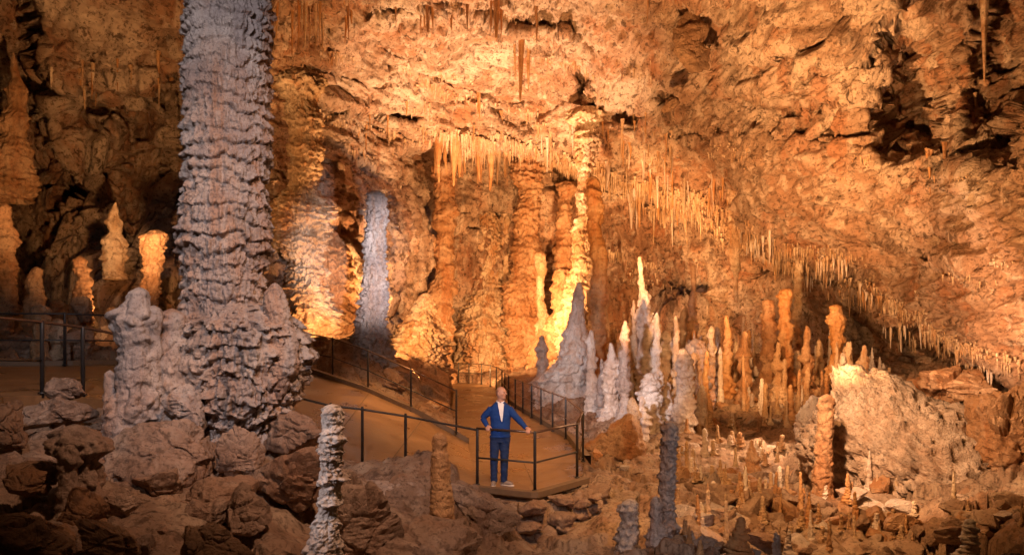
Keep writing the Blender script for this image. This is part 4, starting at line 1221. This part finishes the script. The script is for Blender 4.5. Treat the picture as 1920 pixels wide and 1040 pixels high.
for gi, (lab, n, box, hr, wr, mats) in enumerate((
    ('tiny cream stalagmite in the field below the pale stalagmite group', 46, (1255, 800, 1470, 960), (14, 34), (6, 12), ('tan', 'tan', 'white')),
    ('tiny bright stalagmite in the far field under the dark hollow', 26, (1180, 690, 1420, 770), (16, 44), (6, 12), ('white', 'tan', 'grey')),
    ('tiny bright stalagmite under the slab lip', 24, (1420, 680, 1680, 760), (14, 46), (5, 10), ('white', 'tan', 'tan')),
    ('slim knobbly stalagmite in the crowd behind the pale group', 40, (1125, 690, 1330, 790), (40, 120), (8, 20), ('white', 'tan', 'grey', 'orange')),
    ('slim stalagmite in the crowd below the vault edge', 40, (1320, 690, 1600, 800), (36, 110), (7, 16), ('tan', 'orange', 'tan', 'white')),
    ('slim pointed stalagmite on the rubble slope', 46, (1260, 890, 1690, 1040), (26, 74), (7, 13), ('tan', 'white', 'tan', 'orange')),
    ('tiny stalagmite on the right rubble slope', 16, (1480, 930, 1720, 1030), (14, 32), (5, 10), ('tan', 'orange')),
)):
    for _ in range(n):
        px, yb = rnd.uniform(box[0], box[2]), rnd.uniform(box[1], box[3])
        hh_, mm_ = rnd.uniform(*hr), rnd.choice(mats)
        q_ = (hh_ - hr[0]) / (hr[1] - hr[0])
        cn = {'tan': 'tan', 'white': 'pale', 'grey': 'grey', 'orange': 'orange'}[mm_]
        w_, w2_ = where(px, yb)
        stg(unique('%s %s %sstalagmite %s' % ('short' if q_ < .33 else 'tall' if q_ > .66 else 'mid-height', cn, 'slim ' if 'slim' in lab else 'tiny ', w_), w2_), px, yb - hh_, yb, rnd.uniform(*wr), mm_, group='small stalagmites of the field')

# ------------------------------------------------------------------ stalactites
def stalactite_variant(seed, mat, taper, n=14, nz=30):
    z = np.linspace(0, 1, nz)          # 0 root, 1 tip
    r = 0.5 * ((1 - z) ** taper * 0.8 + 0.16) + 0.22 * np.exp(-z * 9)
    r = r * np.sqrt(np.clip(1 - np.clip((z - .96) / .04, 0, 1) ** 2, .003, 1))
    th = np.arange(n) / n * 2 * np.pi
    T, Z = np.meshgrid(th, z, indexing='ij')
    Rr = np.broadcast_to(r, T.shape).ravel()
    q = np.stack([np.cos(T).ravel(), np.sin(T).ravel(), Z.ravel() * 4], 1) + seed * 4.4
    rad = Rr * (1 + .35 * fbm(q * np.array([1.2, 1.2, .5]), 3) + .12 * perlin(q * np.array([3, 3, 4])))
    bend = 0.25 * fbm(np.stack([0 * z + seed, 0 * z, z * 1.2], 1), 2)
    v = np.stack([np.cos(T).ravel() * rad + np.tile(bend, n), np.sin(T).ravel() * rad, -Z.ravel()], 1)
    return mesh_np('stalactite', v, grid_faces(n, nz, True), M[mat])


STL = {m: [stalactite_variant(50 + 10 * i + k, m, tp) for k, tp in enumerate((.6, .8, 1.0, 1.3))] for i, m in enumerate(('orange', 'tan', 'white', 'brown'))}


def stl(label, px, ya, yb, w, mat, group=None, fwd=0.05):
    q = surf(px, ya)
    s = q[1] / F
    me = rnd.choice(STL[mat])
    o = put('stalactite', me, loc=q + np.array([0, -fwd, 0.3 * (yb - ya) * s]), rot=(rnd.uniform(-.03, .03), rnd.uniform(-.04, .04), rnd.uniform(0, 6.3)), scale=(w * s, w * s, (yb - ya) * s * 1.3))
    return tag(o, label, 'stalactite', group, 'thing')


for lab, px, a, b, w, m in (
    ('long orange blade stalactite hanging before the bright centre of the vault', 975, 62, 182, 13, 'orange'),
    ('shorter orange blade just right of the long one', 990, 96, 178, 9, 'orange'),
    ('thin orange spike left of the long blade', 963, 80, 150, 6, 'orange'),
    ('brown stalactite at the top edge over the bright centre', 928, -12, 50, 14, 'orange'),
    ('long brown stalactite hanging beside the shadowed alcove', 1842, -10, 150, 20, 'tan'),
    ('thin straw-like stalactite below the long one by the alcove', 1822, 190, 232, 5, 'tan'),
    ('thin dark line-like stalactite at the top of the fractured vault', 1215, -10, 40, 4, 'brown'),
    ('longest spike of the small group under the alcove', 1773, 312, 380, 7, 'brown'),
    ('wide orange drapery at the left of the drapery row', 822, 268, 342, 22, 'orange'),
    ('widest orange drapery of the drapery row', 852, 262, 346, 28, 'orange'),
    ('tapering orange drapery at the right end of the drapery row', 915, 272, 345, 22, 'orange'),
):
    stl(lab, px, a, b, w, m)
nst = 0
for lab, n, (x0, y0, x1, y1), ln, wd, mats in (
    ('thin orange stalactite in the row of draperies under the low vault', 16, (805, 262, 950, 285), (30, 75), (6, 15), ('orange', 'brown', 'orange')),
    ('thin orange stalactite at the top right of the giant column', 12, (515, -15, 600, 20), (40, 100), (4, 9), ('orange', 'tan')),
    ('short dark spike in the small group under the alcove', 9, (1735, 306, 1805, 322), (14, 44), (4, 7), ('brown', 'orange')),
    ('white straw in the bright fringe left of the slim pale column', 24, (1402, 418, 1478, 445), (16, 40), (3, 6), ('white',)),
    ('white straw in the bright fringe right of the slim pale column', 22, (1530, 478, 1602, 500), (16, 36), (3, 6), ('white',)),
    ('tan stalactite in the curtain above the dark hollow', 36, (1180, 330, 1370, 400), (18, 60), (4, 10), ('tan', 'white', 'orange')),
    ('tan stalactite on the descending vault above the recess', 36, (1390, 440, 1660, 560), (14, 50), (3, 8), ('tan', 'white', 'orange')),
    ('small stalactite hanging off the slab lip', 16, (1640, 580, 1900, 690), (14, 44), (4, 8), ('tan', 'white')),
    ('fine stalactite below the bright centre of the vault', 40, (980, 190, 1260, 320), (18, 60), (3, 8), ('tan', 'orange', 'white')),
    ('small stalactite under the pale overhang at left', 16, (90, 118, 335, 150), (16, 50), (4, 9), ('tan', 'orange')),
    ('short brown stalactite at the top edge above the bright centre', 16, (640, -15, 1010, 25), (20, 60), (4, 9), ('orange', 'brown')),
    ('stalactite on the wall above the drapery row', 20, (640, 180, 960, 260), (14, 46), (3, 7), ('tan', 'orange')),
):
    for _ in range(n):
        a = rnd.uniform(0, 1)
        px = x0 + (x1 - x0) * a
        lo = y0 + (y1 - y0) * (a if x1 - x0 > 200 and 'slab' in lab or 'descending' in lab else rnd.random())
        ll_, mm_ = rnd.uniform(*ln), rnd.choice(mats)
        q_ = (ll_ - ln[0]) / (ln[1] - ln[0])
        cn = {'tan': 'tan', 'white': 'white', 'brown': 'dark brown', 'orange': 'orange'}[mm_]
        w_, w2_ = where(px, lo)
        stl(unique('%s %s stalactite %s' % ('short' if q_ < .33 else 'long' if q_ > .66 else 'mid-length', cn, w_), w2_), px, lo + rnd.uniform(-6, 6), lo + ll_, rnd.uniform(*wd), mm_, group='small stalactites of the vault')
        nst += 1

# uncountable soda straws and stubs all over the vault
parts = []
rs = np.random.default_rng(9)
th = np.arange(5) / 5 * 2 * np.pi
Vv, Ff, n0 = [], [], 0
left = 0
while n0 < 5 * 3 * 5200:
    if left <= 0:
        left = int(rs.uniform(6, 46))
        along = rs.random() < 0.5
        cx_ = rs.uniform(820, 1900) if along else rs.uniform(480, 1930)
        cy_c = np.interp(cx_, ex[:, 0], ex[:, 1]) + rs.uniform(-22, 10) if along else rs.uniform(-20, 560)
        big_ = rs.uniform(0.5, 2.0) if along else rs.uniform(0.4, 1.1)
        spr = rs.uniform(14, 70)
        if not along and (cx_ > 1250 and cy_c < 260 or perlin(np.array([[cx_ / 110, cy_c / 70, 3.0]]))[0] < rs.uniform(-0.3, 0.3)):
            left = 0
            continue
    left -= 1
    ox = rs.normal() * spr * 0.5
    px, py = cx_ + ox, cy_c + ox * 0.3 + rs.normal() * 5
    q = surf(px, py)
    s = q[1] / F
    L_ = rs.uniform(5, 22) * s * big_ * math.exp(-(ox / spr) ** 2)
    r_ = rs.uniform(0.8, 2.0) * s * (0.7 + 0.4 * big_)
    top = q + np.array([0, -0.04, 0.06])
    for zz_, rr_ in ((0, 1.5), (-0.4, 0.8), (-1, 0.15)):
        Vv.append(np.stack([top[0] + np.cos(th) * r_ * rr_, top[1] + np.sin(th) * r_ * rr_, np.full(5, top[2] + zz_ * L_)], 1))
    for lvl in (0, 1):
        for j in range(5):
            Ff.append((n0 + lvl * 5 + j, n0 + lvl * 5 + (j + 1) % 5, n0 + lvl * 5 + 5 + (j + 1) % 5, n0 + lvl * 5 + 5 + j))
    n0 += 15
o = put('soda_straws', mesh_np('soda_straws', np.concatenate(Vv), np.array(Ff), M['tan']))
tag(o, 'countless fine straws and drip stubs all over the vault', 'stalactites', kind='stuff')

# ------------------------------------------------------------------ railings
def railing(label, posts, rails, r=0.027, h=1.04, extra=None):
    """posts: list of (x,y,z) that stand; rails: list of (list of points, radius, material, name)"""
    root = emp('railing', posts[0], label, 'railing')
    b = np.array(posts[0], float)
    for p in posts:
        p = np.array(p, float)
        v, f = tube([p - b + (0, 0, -0.05), p - b + (0, 0, h - 0.02), p - b + (0, 0, h + 0.012)], [r, r, r * 0.72], 12)
        po = put('post', mesh_np('post', v, f, M['steel']), parent=root)
        v, f = tube([p - b + (0, 0, 0.006), p - b + (0, 0, 0.03)], r * 1.9, 12)
        put('base_plate', mesh_np('base_plate', v, f, M['steel']), parent=po)
    for name, pts, rr, mat in rails:
        v, f = tube(np.array(pts, float) - b, rr, 10)
        put(name, mesh_np(name, v, f, M[mat]), parent=root)
    return root


def up(pts, z):
    return [np.array(p, float) + (0, 0, z) for p in pts]


PP = [(-0.63, 14.6, 0.0), (0.40, 14.05, 0.0), (1.24, 15.3, 0.0)]
railing('dark steel railing with two rails round the platform in front of the man', PP,
        [('top_rail', up(PP, 1.03), 0.022, 'rail'), ('middle_rail', up(PP, 0.5), 0.017, 'steel')])
NP = [(-4.2, 14.5, 0.68), (-3.3, 14.62, 0.44), (-2.73, 14.66, 0.37), (-1.95, 14.72, 0.24)]
railing('dark railing with a single rail along the near edge of the ramp', NP,
        [('top_rail', up(NP + [PP[0]], 1.0), 0.02, 'steel')])
FP = [(-4.72, 21.15, 1.58), (-3.62, 20.2, 1.28), (-2.46, 19.55, 0.84), (-1.36, 19.62, 0.32)]
FR = [(-6.4, 20.9, 1.9), (-5.4, 21.55, 1.69)] + FP
railing('thin dark railing along the far edge of the ramp', FP,
        [('top_rail', up(FR, 1.02), 0.018, 'rail'), ('middle_rail', up(FR, 0.52), 0.014, 'steel')], 0.024)
RP = [(1.52, 17.2, 0), (1.39, 20.8, 0), (1.13, 22.4, 0), (.87, 24.1, 0), (.63, 25.9, 0), (.37, 27.4, 0), (.12, 29, 0), (-.13, 31, 0), (-.3, 33.5, 0), (-.45, 36, 0)]
railing('row of dark posts with rails along the right side of the path', RP,
        [('top_rail', up([PP[2]] + RP, 1.06), 0.018, 'rail'), ('middle_rail', up(RP, 0.55), 0.014, 'rail')], 0.026, 1.08)
EP = [(-.75, 38.5, 0), (-1.1, 40.6, 0), (-1.6, 42.2, 0), (-2.3, 43.0, 0), (-2.9, 43.6, 0)]
railing('curved railing at the far end of the path before the glowing column', EP,
        [('top_rail', up([RP[-1]] + EP, 1.05), 0.018, 'steel'), ('middle_rail', up([RP[-1]] + EP, 0.55), 0.014, 'steel')], 0.028, 1.07)
LP = [(-6.46, 11.05, 1.93), (-6.22, 11.65, 1.86)]
railing('near railing of the upper path at left, thick post and reddish rail', LP,
        [('top_rail', up([(-6.75, 8.6, 2.0), (-6.5, 10.05, 1.98)] + LP + [(-5.95, 12.3, 1.74), (-5.6, 13.0, 1.52)], 0.99), 0.021, 'rail'),
         ('middle_rail', up([(-6.75, 8.6, 2.0), (-6.5, 10.05, 1.98), LP[0]], 0.46), 0.018, 'steel')], 0.03, 1.0)
LF = [(-9.15, 16.45, 2.09), (-14.2, 16.3, 2.1)]
railing('far railing of the upper path at left with two thin rails', LF,
        [('top_rail', up([(-15, 16.2, 2.1), LF[0], (-8.4, 17.6, 2.06), (-7.0, 20.2, 1.95)], 1.06), 0.018, 'steel'),
         ('middle_rail', up([(-15, 16.2, 2.1), LF[0], (-8.4, 17.6, 2.06), (-7.0, 20.2, 1.95)], 0.52), 0.016, 'steel')], 0.03, 1.08)
# bent rod net between corner posts
v, f = tube([(1.27, 15.4, 1.0), (1.36, 15.75, 1.13), (1.4, 16.0, .8), (1.45, 16.4, .62), (1.38, 16.2, .42), (1.34, 16.0, .25), (1.48, 16.9, 0.12)], 0.012, 8)
tag(put('bent_rod', mesh_np('bent_rod', v, f, M['rail'])), 'bent rusty rod at the corner where the platform railing meets the path railing', 'rod', kind='thing')


# ------------------------------------------------------------------ the visitor
M['skin'] = simple_mat('skin', (0.55, 0.30, 0.21), 0.5, 0, 30, 0.12, 0.05)
M['hair'] = simple_mat('cropped_hair', (0.34, 0.18, 0.12), 0.7, 0, 80, 0.3, 0.2)
M['jacket'] = simple_mat('royal_blue_knit', (0.014, 0.052, 0.22), 0.85, 0, 60, 0.18, 0.35, 0.2)
M['jeans'] = simple_mat('navy_denim', (0.018, 0.035, 0.10), 0.85, 0, 40, 0.3, 0.3, 0.2)
M['shirt'] = simple_mat('white_cotton', (0.78, 0.78, 0.80), 0.8, 0, 40, 0.05, 0.15)
M['shoe'] = simple_mat('taupe_suede', (0.26, 0.21, 0.18), 0.85, 0, 50, 0.2, 0.2)
M['sole'] = simple_mat('pale_rubber', (0.62, 0.58, 0.54), 0.6, 0, 20, 0.08, 0.05)
M['eye'] = simple_mat('dark_eye', (0.03, 0.02, 0.02), 0.3, 0, 10, 0.1, 0)
M['lips'] = simple_mat('lips', (0.42, 0.17, 0.13), 0.5, 0, 30, 0.1, 0)


def ell(c, r, yaw=0.0, sub=3):
    v, f = _ICO[sub]
    v = v * np.array(r)
    ca, sa = math.cos(yaw), math.sin(yaw)
    v = np.stack([v[:, 0] * ca - v[:, 1] * sa, v[:, 0] * sa + v[:, 1] * ca, v[:, 2]], 1)
    return v + np.array(c), [f]


def loft(secs, n=28):
    """secs: (cx, cy, z, rx, ry) bottom to top"""
    th = np.arange(n) / n * 2 * np.pi
    V = np.concatenate([np.stack([c[0] + np.cos(th) * c[3], c[1] + np.sin(th) * c[4], np.full(n, c[2])], 1) for c in secs])
    m = len(secs)
    q = [(k * n + j, k * n + (j + 1) % n, (k + 1) * n + (j + 1) % n, (k + 1) * n + j) for k in range(m - 1) for j in range(n)]
    V = np.concatenate([V, [[secs[0][0], secs[0][1], secs[0][2]], [secs[-1][0], secs[-1][1], secs[-1][2]]]])
    t = [(len(V) - 2, (j + 1) % n, j) for j in range(n)] + [(len(V) - 1, (m - 1) * n + j, (m - 1) * n + (j + 1) % n) for j in range(n)]
    return V, [np.array(q), np.array(t)]


def limb(pts, rad, n=18, k=10):
    pts, rad = np.array(pts, float), np.array(rad, float)
    t = np.linspace(0, len(pts) - 1, (len(pts) - 1) * k + 1)
    i = np.arange(len(pts))
    P_ = np.stack([np.interp(t, i, pts[:, a]) for a in range(3)], 1)
    R_ = np.interp(t, i, rad)
    ker = np.ones(5) / 5
    for a in range(3):
        P_[2:-2, a] = np.convolve(P_[:, a], ker, 'valid')
    return tube(P_, R_, n)


def remesh(name, parts, voxel, mat, it=4, parent=None, disp=None):
    v, f = join(parts)
    tmp = bpy.data.objects.new('tmp', mesh_np('tmp', v, f, mat))
    COL.objects.link(tmp)
    m = tmp.modifiers.new('r', 'REMESH')
    m.mode = 'VOXEL'
    m.voxel_size = voxel
    sm = tmp.modifiers.new('s', 'SMOOTH')
    sm.iterations = it
    sm.factor = 0.5
    dg = bpy.context.evaluated_depsgraph_get()
    me = bpy.data.meshes.new_from_object(tmp.evaluated_get(dg))
    bpy.data.objects.remove(tmp)
    me.name = name
    co = np.zeros(len(me.vertices) * 3, np.float32)
    me.vertices.foreach_get('co', co)
    co = co.reshape(-1, 3)
    if disp:
        no = np.zeros(len(me.vertices) * 3, np.float32)
        me.vertices.foreach_get('normal', no)
        co = co + no.reshape(-1, 3) * disp(co)[:, None]
        me.vertices.foreach_set('co', co.ravel())
    me.polygons.foreach_set('use_smooth', np.ones(len(me.polygons), bool))
    me.materials.clear()
    me.materials.append(mat)
    me.update()
    return put(name, me, parent=parent)


man = emp('person', (-0.21, 14.55, 0.004), 'person in blue jacket, white shirt and dark jeans holding the platform railing', 'person')
hy = R(60)                                           # head turned towards the right of the picture
hc = np.array([0.012, -0.025, 1.675])


def hd(x, y, z):
    return hc + np.array([x * math.cos(hy) - y * math.sin(hy), x * math.sin(hy) + y * math.cos(hy), z])


rail_u = np.array([0.882, -0.471, 0.0])
rail_n = np.array([-0.471, -0.882, 0.0])
hands = []
for gp, wr, sgn in ((np.array([-0.215, -0.062, 1.026]), np.array([-0.235, 0.03, 1.075]), 1), (np.array([0.50, -0.443, 1.026]), np.array([0.462, -0.36, 1.085]), -1)):
    palm = gp - rail_n * 0.028 + np.array([0, 0, 0.036])
    hands.append(limb([wr, palm, gp + np.array([0, 0, 0.038])], [0.027, 0.036, 0.026], 12, 5))
    hands.append(ell(palm, (0.042, 0.036, 0.02), math.atan2(rail_u[1], rail_u[0])))
    for k, ln in enumerate((0.9, 1.0, 0.95, 0.78)):
        o_ = rail_u * (k - 1.5) * 0.021
        pts = [gp + o_ - rail_n * 0.01 + np.array([0, 0, 0.036]), gp + o_ + rail_n * 0.026 * ln + np.array([0, 0, 0.024]), gp + o_ + rail_n * 0.036 * ln + np.array([0, 0, -0.012]), gp + o_ + rail_n * 0.018 + np.array([0, 0, -0.034 * ln])]
        hands.append(limb(pts, [0.0105, 0.010, 0.009, 0.0075], 10, 4))
    th0 = palm + rail_u * sgn * 0.036
    hands.append(limb([th0, gp + rail_u * sgn * 0.052 - rail_n * 0.03, gp + rail_u * sgn * 0.05 - rail_n * 0.024 + np.array([0, 0, -0.026])], [0.013, 0.011, 0.009], 10, 4))
ARM_L = [(-0.158, 0.0, 1.385), (-0.325, 0.07, 1.215), (-0.235, 0.03, 1.075)]
ARM_R = [(0.158, 0.0, 1.385), (0.315, -0.13, 1.215), (0.462, -0.36, 1.085)]
LEG_L = [(-0.092, 0.0, 0.90), (-0.115, -0.01, 0.50), (-0.115, 0.02, 0.07)]
LEG_R = [(0.085, 0.0, 0.90), (0.072, -0.015, 0.50), (0.065, 0.02, 0.07)]
TORSO = [(0, 0.0, 0.88, .170, .122), (0, 0, 0.95, .178, .128), (0, 0, 1.05, .172, .124), (0, 0, 1.15, .178, .124), (0, 0, 1.28, .196, .126), (0, 0.005, 1.37, .198, .120), (0, 0.01, 1.42, .185, .108), (0, 0.012, 1.455, .155, .095), (0, 0.015, 1.485, .112, .084), (0, 0.015, 1.515, .074, .07)]
body = [loft([(a, b, c, d * .88, e * .86) for a, b, c, d, e in TORSO]),
        limb([(0, 0.02, 1.44), (0.004, 0.0, 1.53), (0.01, -0.02, 1.62)], [.066, .059, .058]),
        ell(hc, (.076, .097, .115), hy, 4), ell(hd(0, -.034, -.062), (.056, .056, .058), hy), ell(hd(0, -.065, -.09), (.03, .026, .024), hy),
        limb([hd(0, -.088, .022), hd(0, -.108, -.012), hd(0, -.112, -.024)], [.010, .014, .015], 10, 4), ell(hd(0, -.084, .028), (.05, .018, .012), hy),
        ell(hd(-.046, -.066, -.025), (.022, .018, .02), hy), ell(hd(.046, -.066, -.025), (.022, .018, .02), hy),
        ell(hd(-.079, .012, -.012), (.011, .022, .033), hy), ell(hd(.079, .012, -.012), (.011, .022, .033), hy),
        limb(ARM_L, [.05, .04, .026]), limb(ARM_R, [.05, .04, .026]), limb(LEG_L, [.08, .052, .036]), limb(LEG_R, [.08, .052, .036])] + hands
remesh('body', body, 0.0062, M['skin'], 2, man)
put('eye', mesh_np('eye', *ell(hd(-.031, -.0845, .008) - np.array(0), (.0115, .0075, .006), hy), M['eye']), parent=man)
put('eye', mesh_np('eye', *ell(hd(.031, -.0845, .008), (.0115, .0075, .006), hy), M['eye']), parent=man)
put('eyebrow', mesh_np('eyebrow', *ell(hd(-.033, -.093, .026), (.019, .006, .004), hy), M['hair']), parent=man)
put('eyebrow', mesh_np('eyebrow', *ell(hd(.033, -.093, .026), (.019, .006, .004), hy), M['hair']), parent=man)
put('mouth', mesh_np('mouth', *ell(hd(0, -.0905, -.058), (.022, .006, .006), hy), M['lips']), parent=man)
v, f = ell((0, 0, 0), (.0785, .0995, .1175), 0.0, 4)
keep = (v[:, 2] > -0.035 - 0.02 * (v[:, 1] > 0)) & (v[:, 1] > -0.03 + 1.1 * np.clip(v[:, 2], 0, 1) - 0.02) & (v[:, 2] < 0.06) & ~((np.abs(v[:, 0]) > .06) & (v[:, 2] < 0) & (v[:, 1] < .03))
fk = f[0][keep[f[0]].all(1)]
idx = np.unique(fk)
mp_ = -np.ones(len(v), int)
mp_[idx] = np.arange(len(idx))
vh = np.array([hd(*p_) for p_ in v[idx]])
hair = put('hair', mesh_np('hair', vh, mp_[fk], M['hair']), parent=man)
hair.modifiers.new('solid', 'SOLIDIFY').thickness = 0.006


def folds(k, amp):
    return lambda c: amp * (fbm(c * np.array([k, k, k * 1.6]), 3) + 0.6 * ridged(c * np.array([k * .6, k * .6, k * 1.5]) + 4, 2))


jk = [loft(TORSO), limb(ARM_L, [.068, .056, .040]), limb(ARM_R, [.068, .056, .040]),
      tube([(0.07 * math.cos(t_), 0.012 + 0.066 * math.sin(t_) - 0.012, 1.50 + 0.012 * math.sin(t_)) for t_ in np.linspace(-0.9, math.pi + 0.9, 24)], 0.017, 10)]
remesh('jacket', jk, 0.008, M['jacket'], 4, man, folds(9, 0.006))
v, f = tube([(0.179 * math.cos(t_), 0.129 * math.sin(t_), 0.895) for t_ in np.linspace(0, 2 * math.pi, 40)], 0.014, 8)
put('jacket_hem', mesh_np('jacket_hem', v, f, M['jacket']), parent=man)
tr = [loft([(0, 0.0, 0.79, .15, .10), (0, 0.0, 0.86, .166, .118), (0, 0, 0.94, .165, .116)]), limb(LEG_L, [.098, .072, .058]), limb(LEG_R, [.098, .072, .058])]
remesh('trousers', tr, 0.009, M['jeans'], 4, man, folds(11, 0.006))
# shirt front showing in the open jacket, and its collar
zs = np.linspace(1.165, 1.505, 24)
sec = np.array(TORSO)
rx_, ry_, cy_ = np.interp(zs, sec[:, 2], sec[:, 3]), np.interp(zs, sec[:, 2], sec[:, 4]), np.interp(zs, sec[:, 2], sec[:, 1])
tt = np.linspace(-1, 1, 13)
ctr = 0.028 - 0.02 * (zs - 1.165) / 0.34
hw = 0.012 + 0.052 * ((zs - 1.165) / 0.34) ** 0.8
G_ = np.stack([np.stack([ctr[i] + tt * hw[i], cy_[i] - ry_[i] * np.sqrt(np.clip(1 - ((ctr[i] + tt * hw[i]) / rx_[i]) ** 2, .05, 1)) - 0.010, np.full(13, zs[i])], 1) for i in range(24)])
sh_o = put('shirt', mesh_np('shirt', G_.reshape(-1, 3), grid_faces(24, 13), M['shirt']), parent=man)
sh_o.modifiers.new('solid', 'SOLIDIFY').thickness = -0.012
for e_ in (0, -1):
    v, f = tube(G_[:, e_] + np.array([0, -0.002, 0]), 0.007, 8)
    put('jacket_edge', mesh_np('jacket_edge', v, f, M['jacket']), parent=man)
v, f = tube([(0.066 * math.cos(t_), 0.062 * math.sin(t_) - 0.004, 1.525 + 0.018 * math.sin(t_)) for t_ in np.linspace(-1.25, math.pi + 1.25, 28)], 0.012, 8)
put('shirt_collar', mesh_np('shirt_collar', v, f, M['shirt']), parent=man)
for ax_, ay_, yaw in ((-0.115, 0.02, R(-8)), (0.065, 0.02, R(58))):
    def ft(x, y, z):
        return (ax_ + x * math.cos(yaw) - y * math.sin(yaw), ay_ + x * math.sin(yaw) + y * math.cos(yaw), z)
    up_ = [limb([ft(0, .05, .055), ft(0, -.04, .055), ft(0, -.13, .043), ft(0, -.185, .036)], [.044, .046, .044, .03], 16, 6), limb([ft(0, .02, .05), ft(0, .02, .115)], [.047, .043], 16, 6)]
    so = remesh('shoe', up_, 0.007, M['shoe'], 3, man)
    th = np.arange(32) / 32 * 2 * np.pi
    ol = np.array([ft(0.05 * math.sin(t_) * (0.86 + 0.14 * math.cos(t_)), -0.068 - 0.148 * math.cos(t_), 0) for t_ in th])
    ol[:, 2] = 0.0
    tp_ = ol + np.array([0, 0, 0.026])
    V_ = np.concatenate([ol, tp_, [tp_.mean(0)], [ol.mean(0)]])
    Q_ = np.array([(j, (j + 1) % 32, 32 + (j + 1) % 32, 32 + j) for j in range(32)])
    T_ = np.array([(64, 32 + j, 32 + (j + 1) % 32) for j in range(32)] + [(65, (j + 1) % 32, j) for j in range(32)])
    put('sole', mesh_np('sole', V_, [Q_, T_], M['sole']), parent=so)
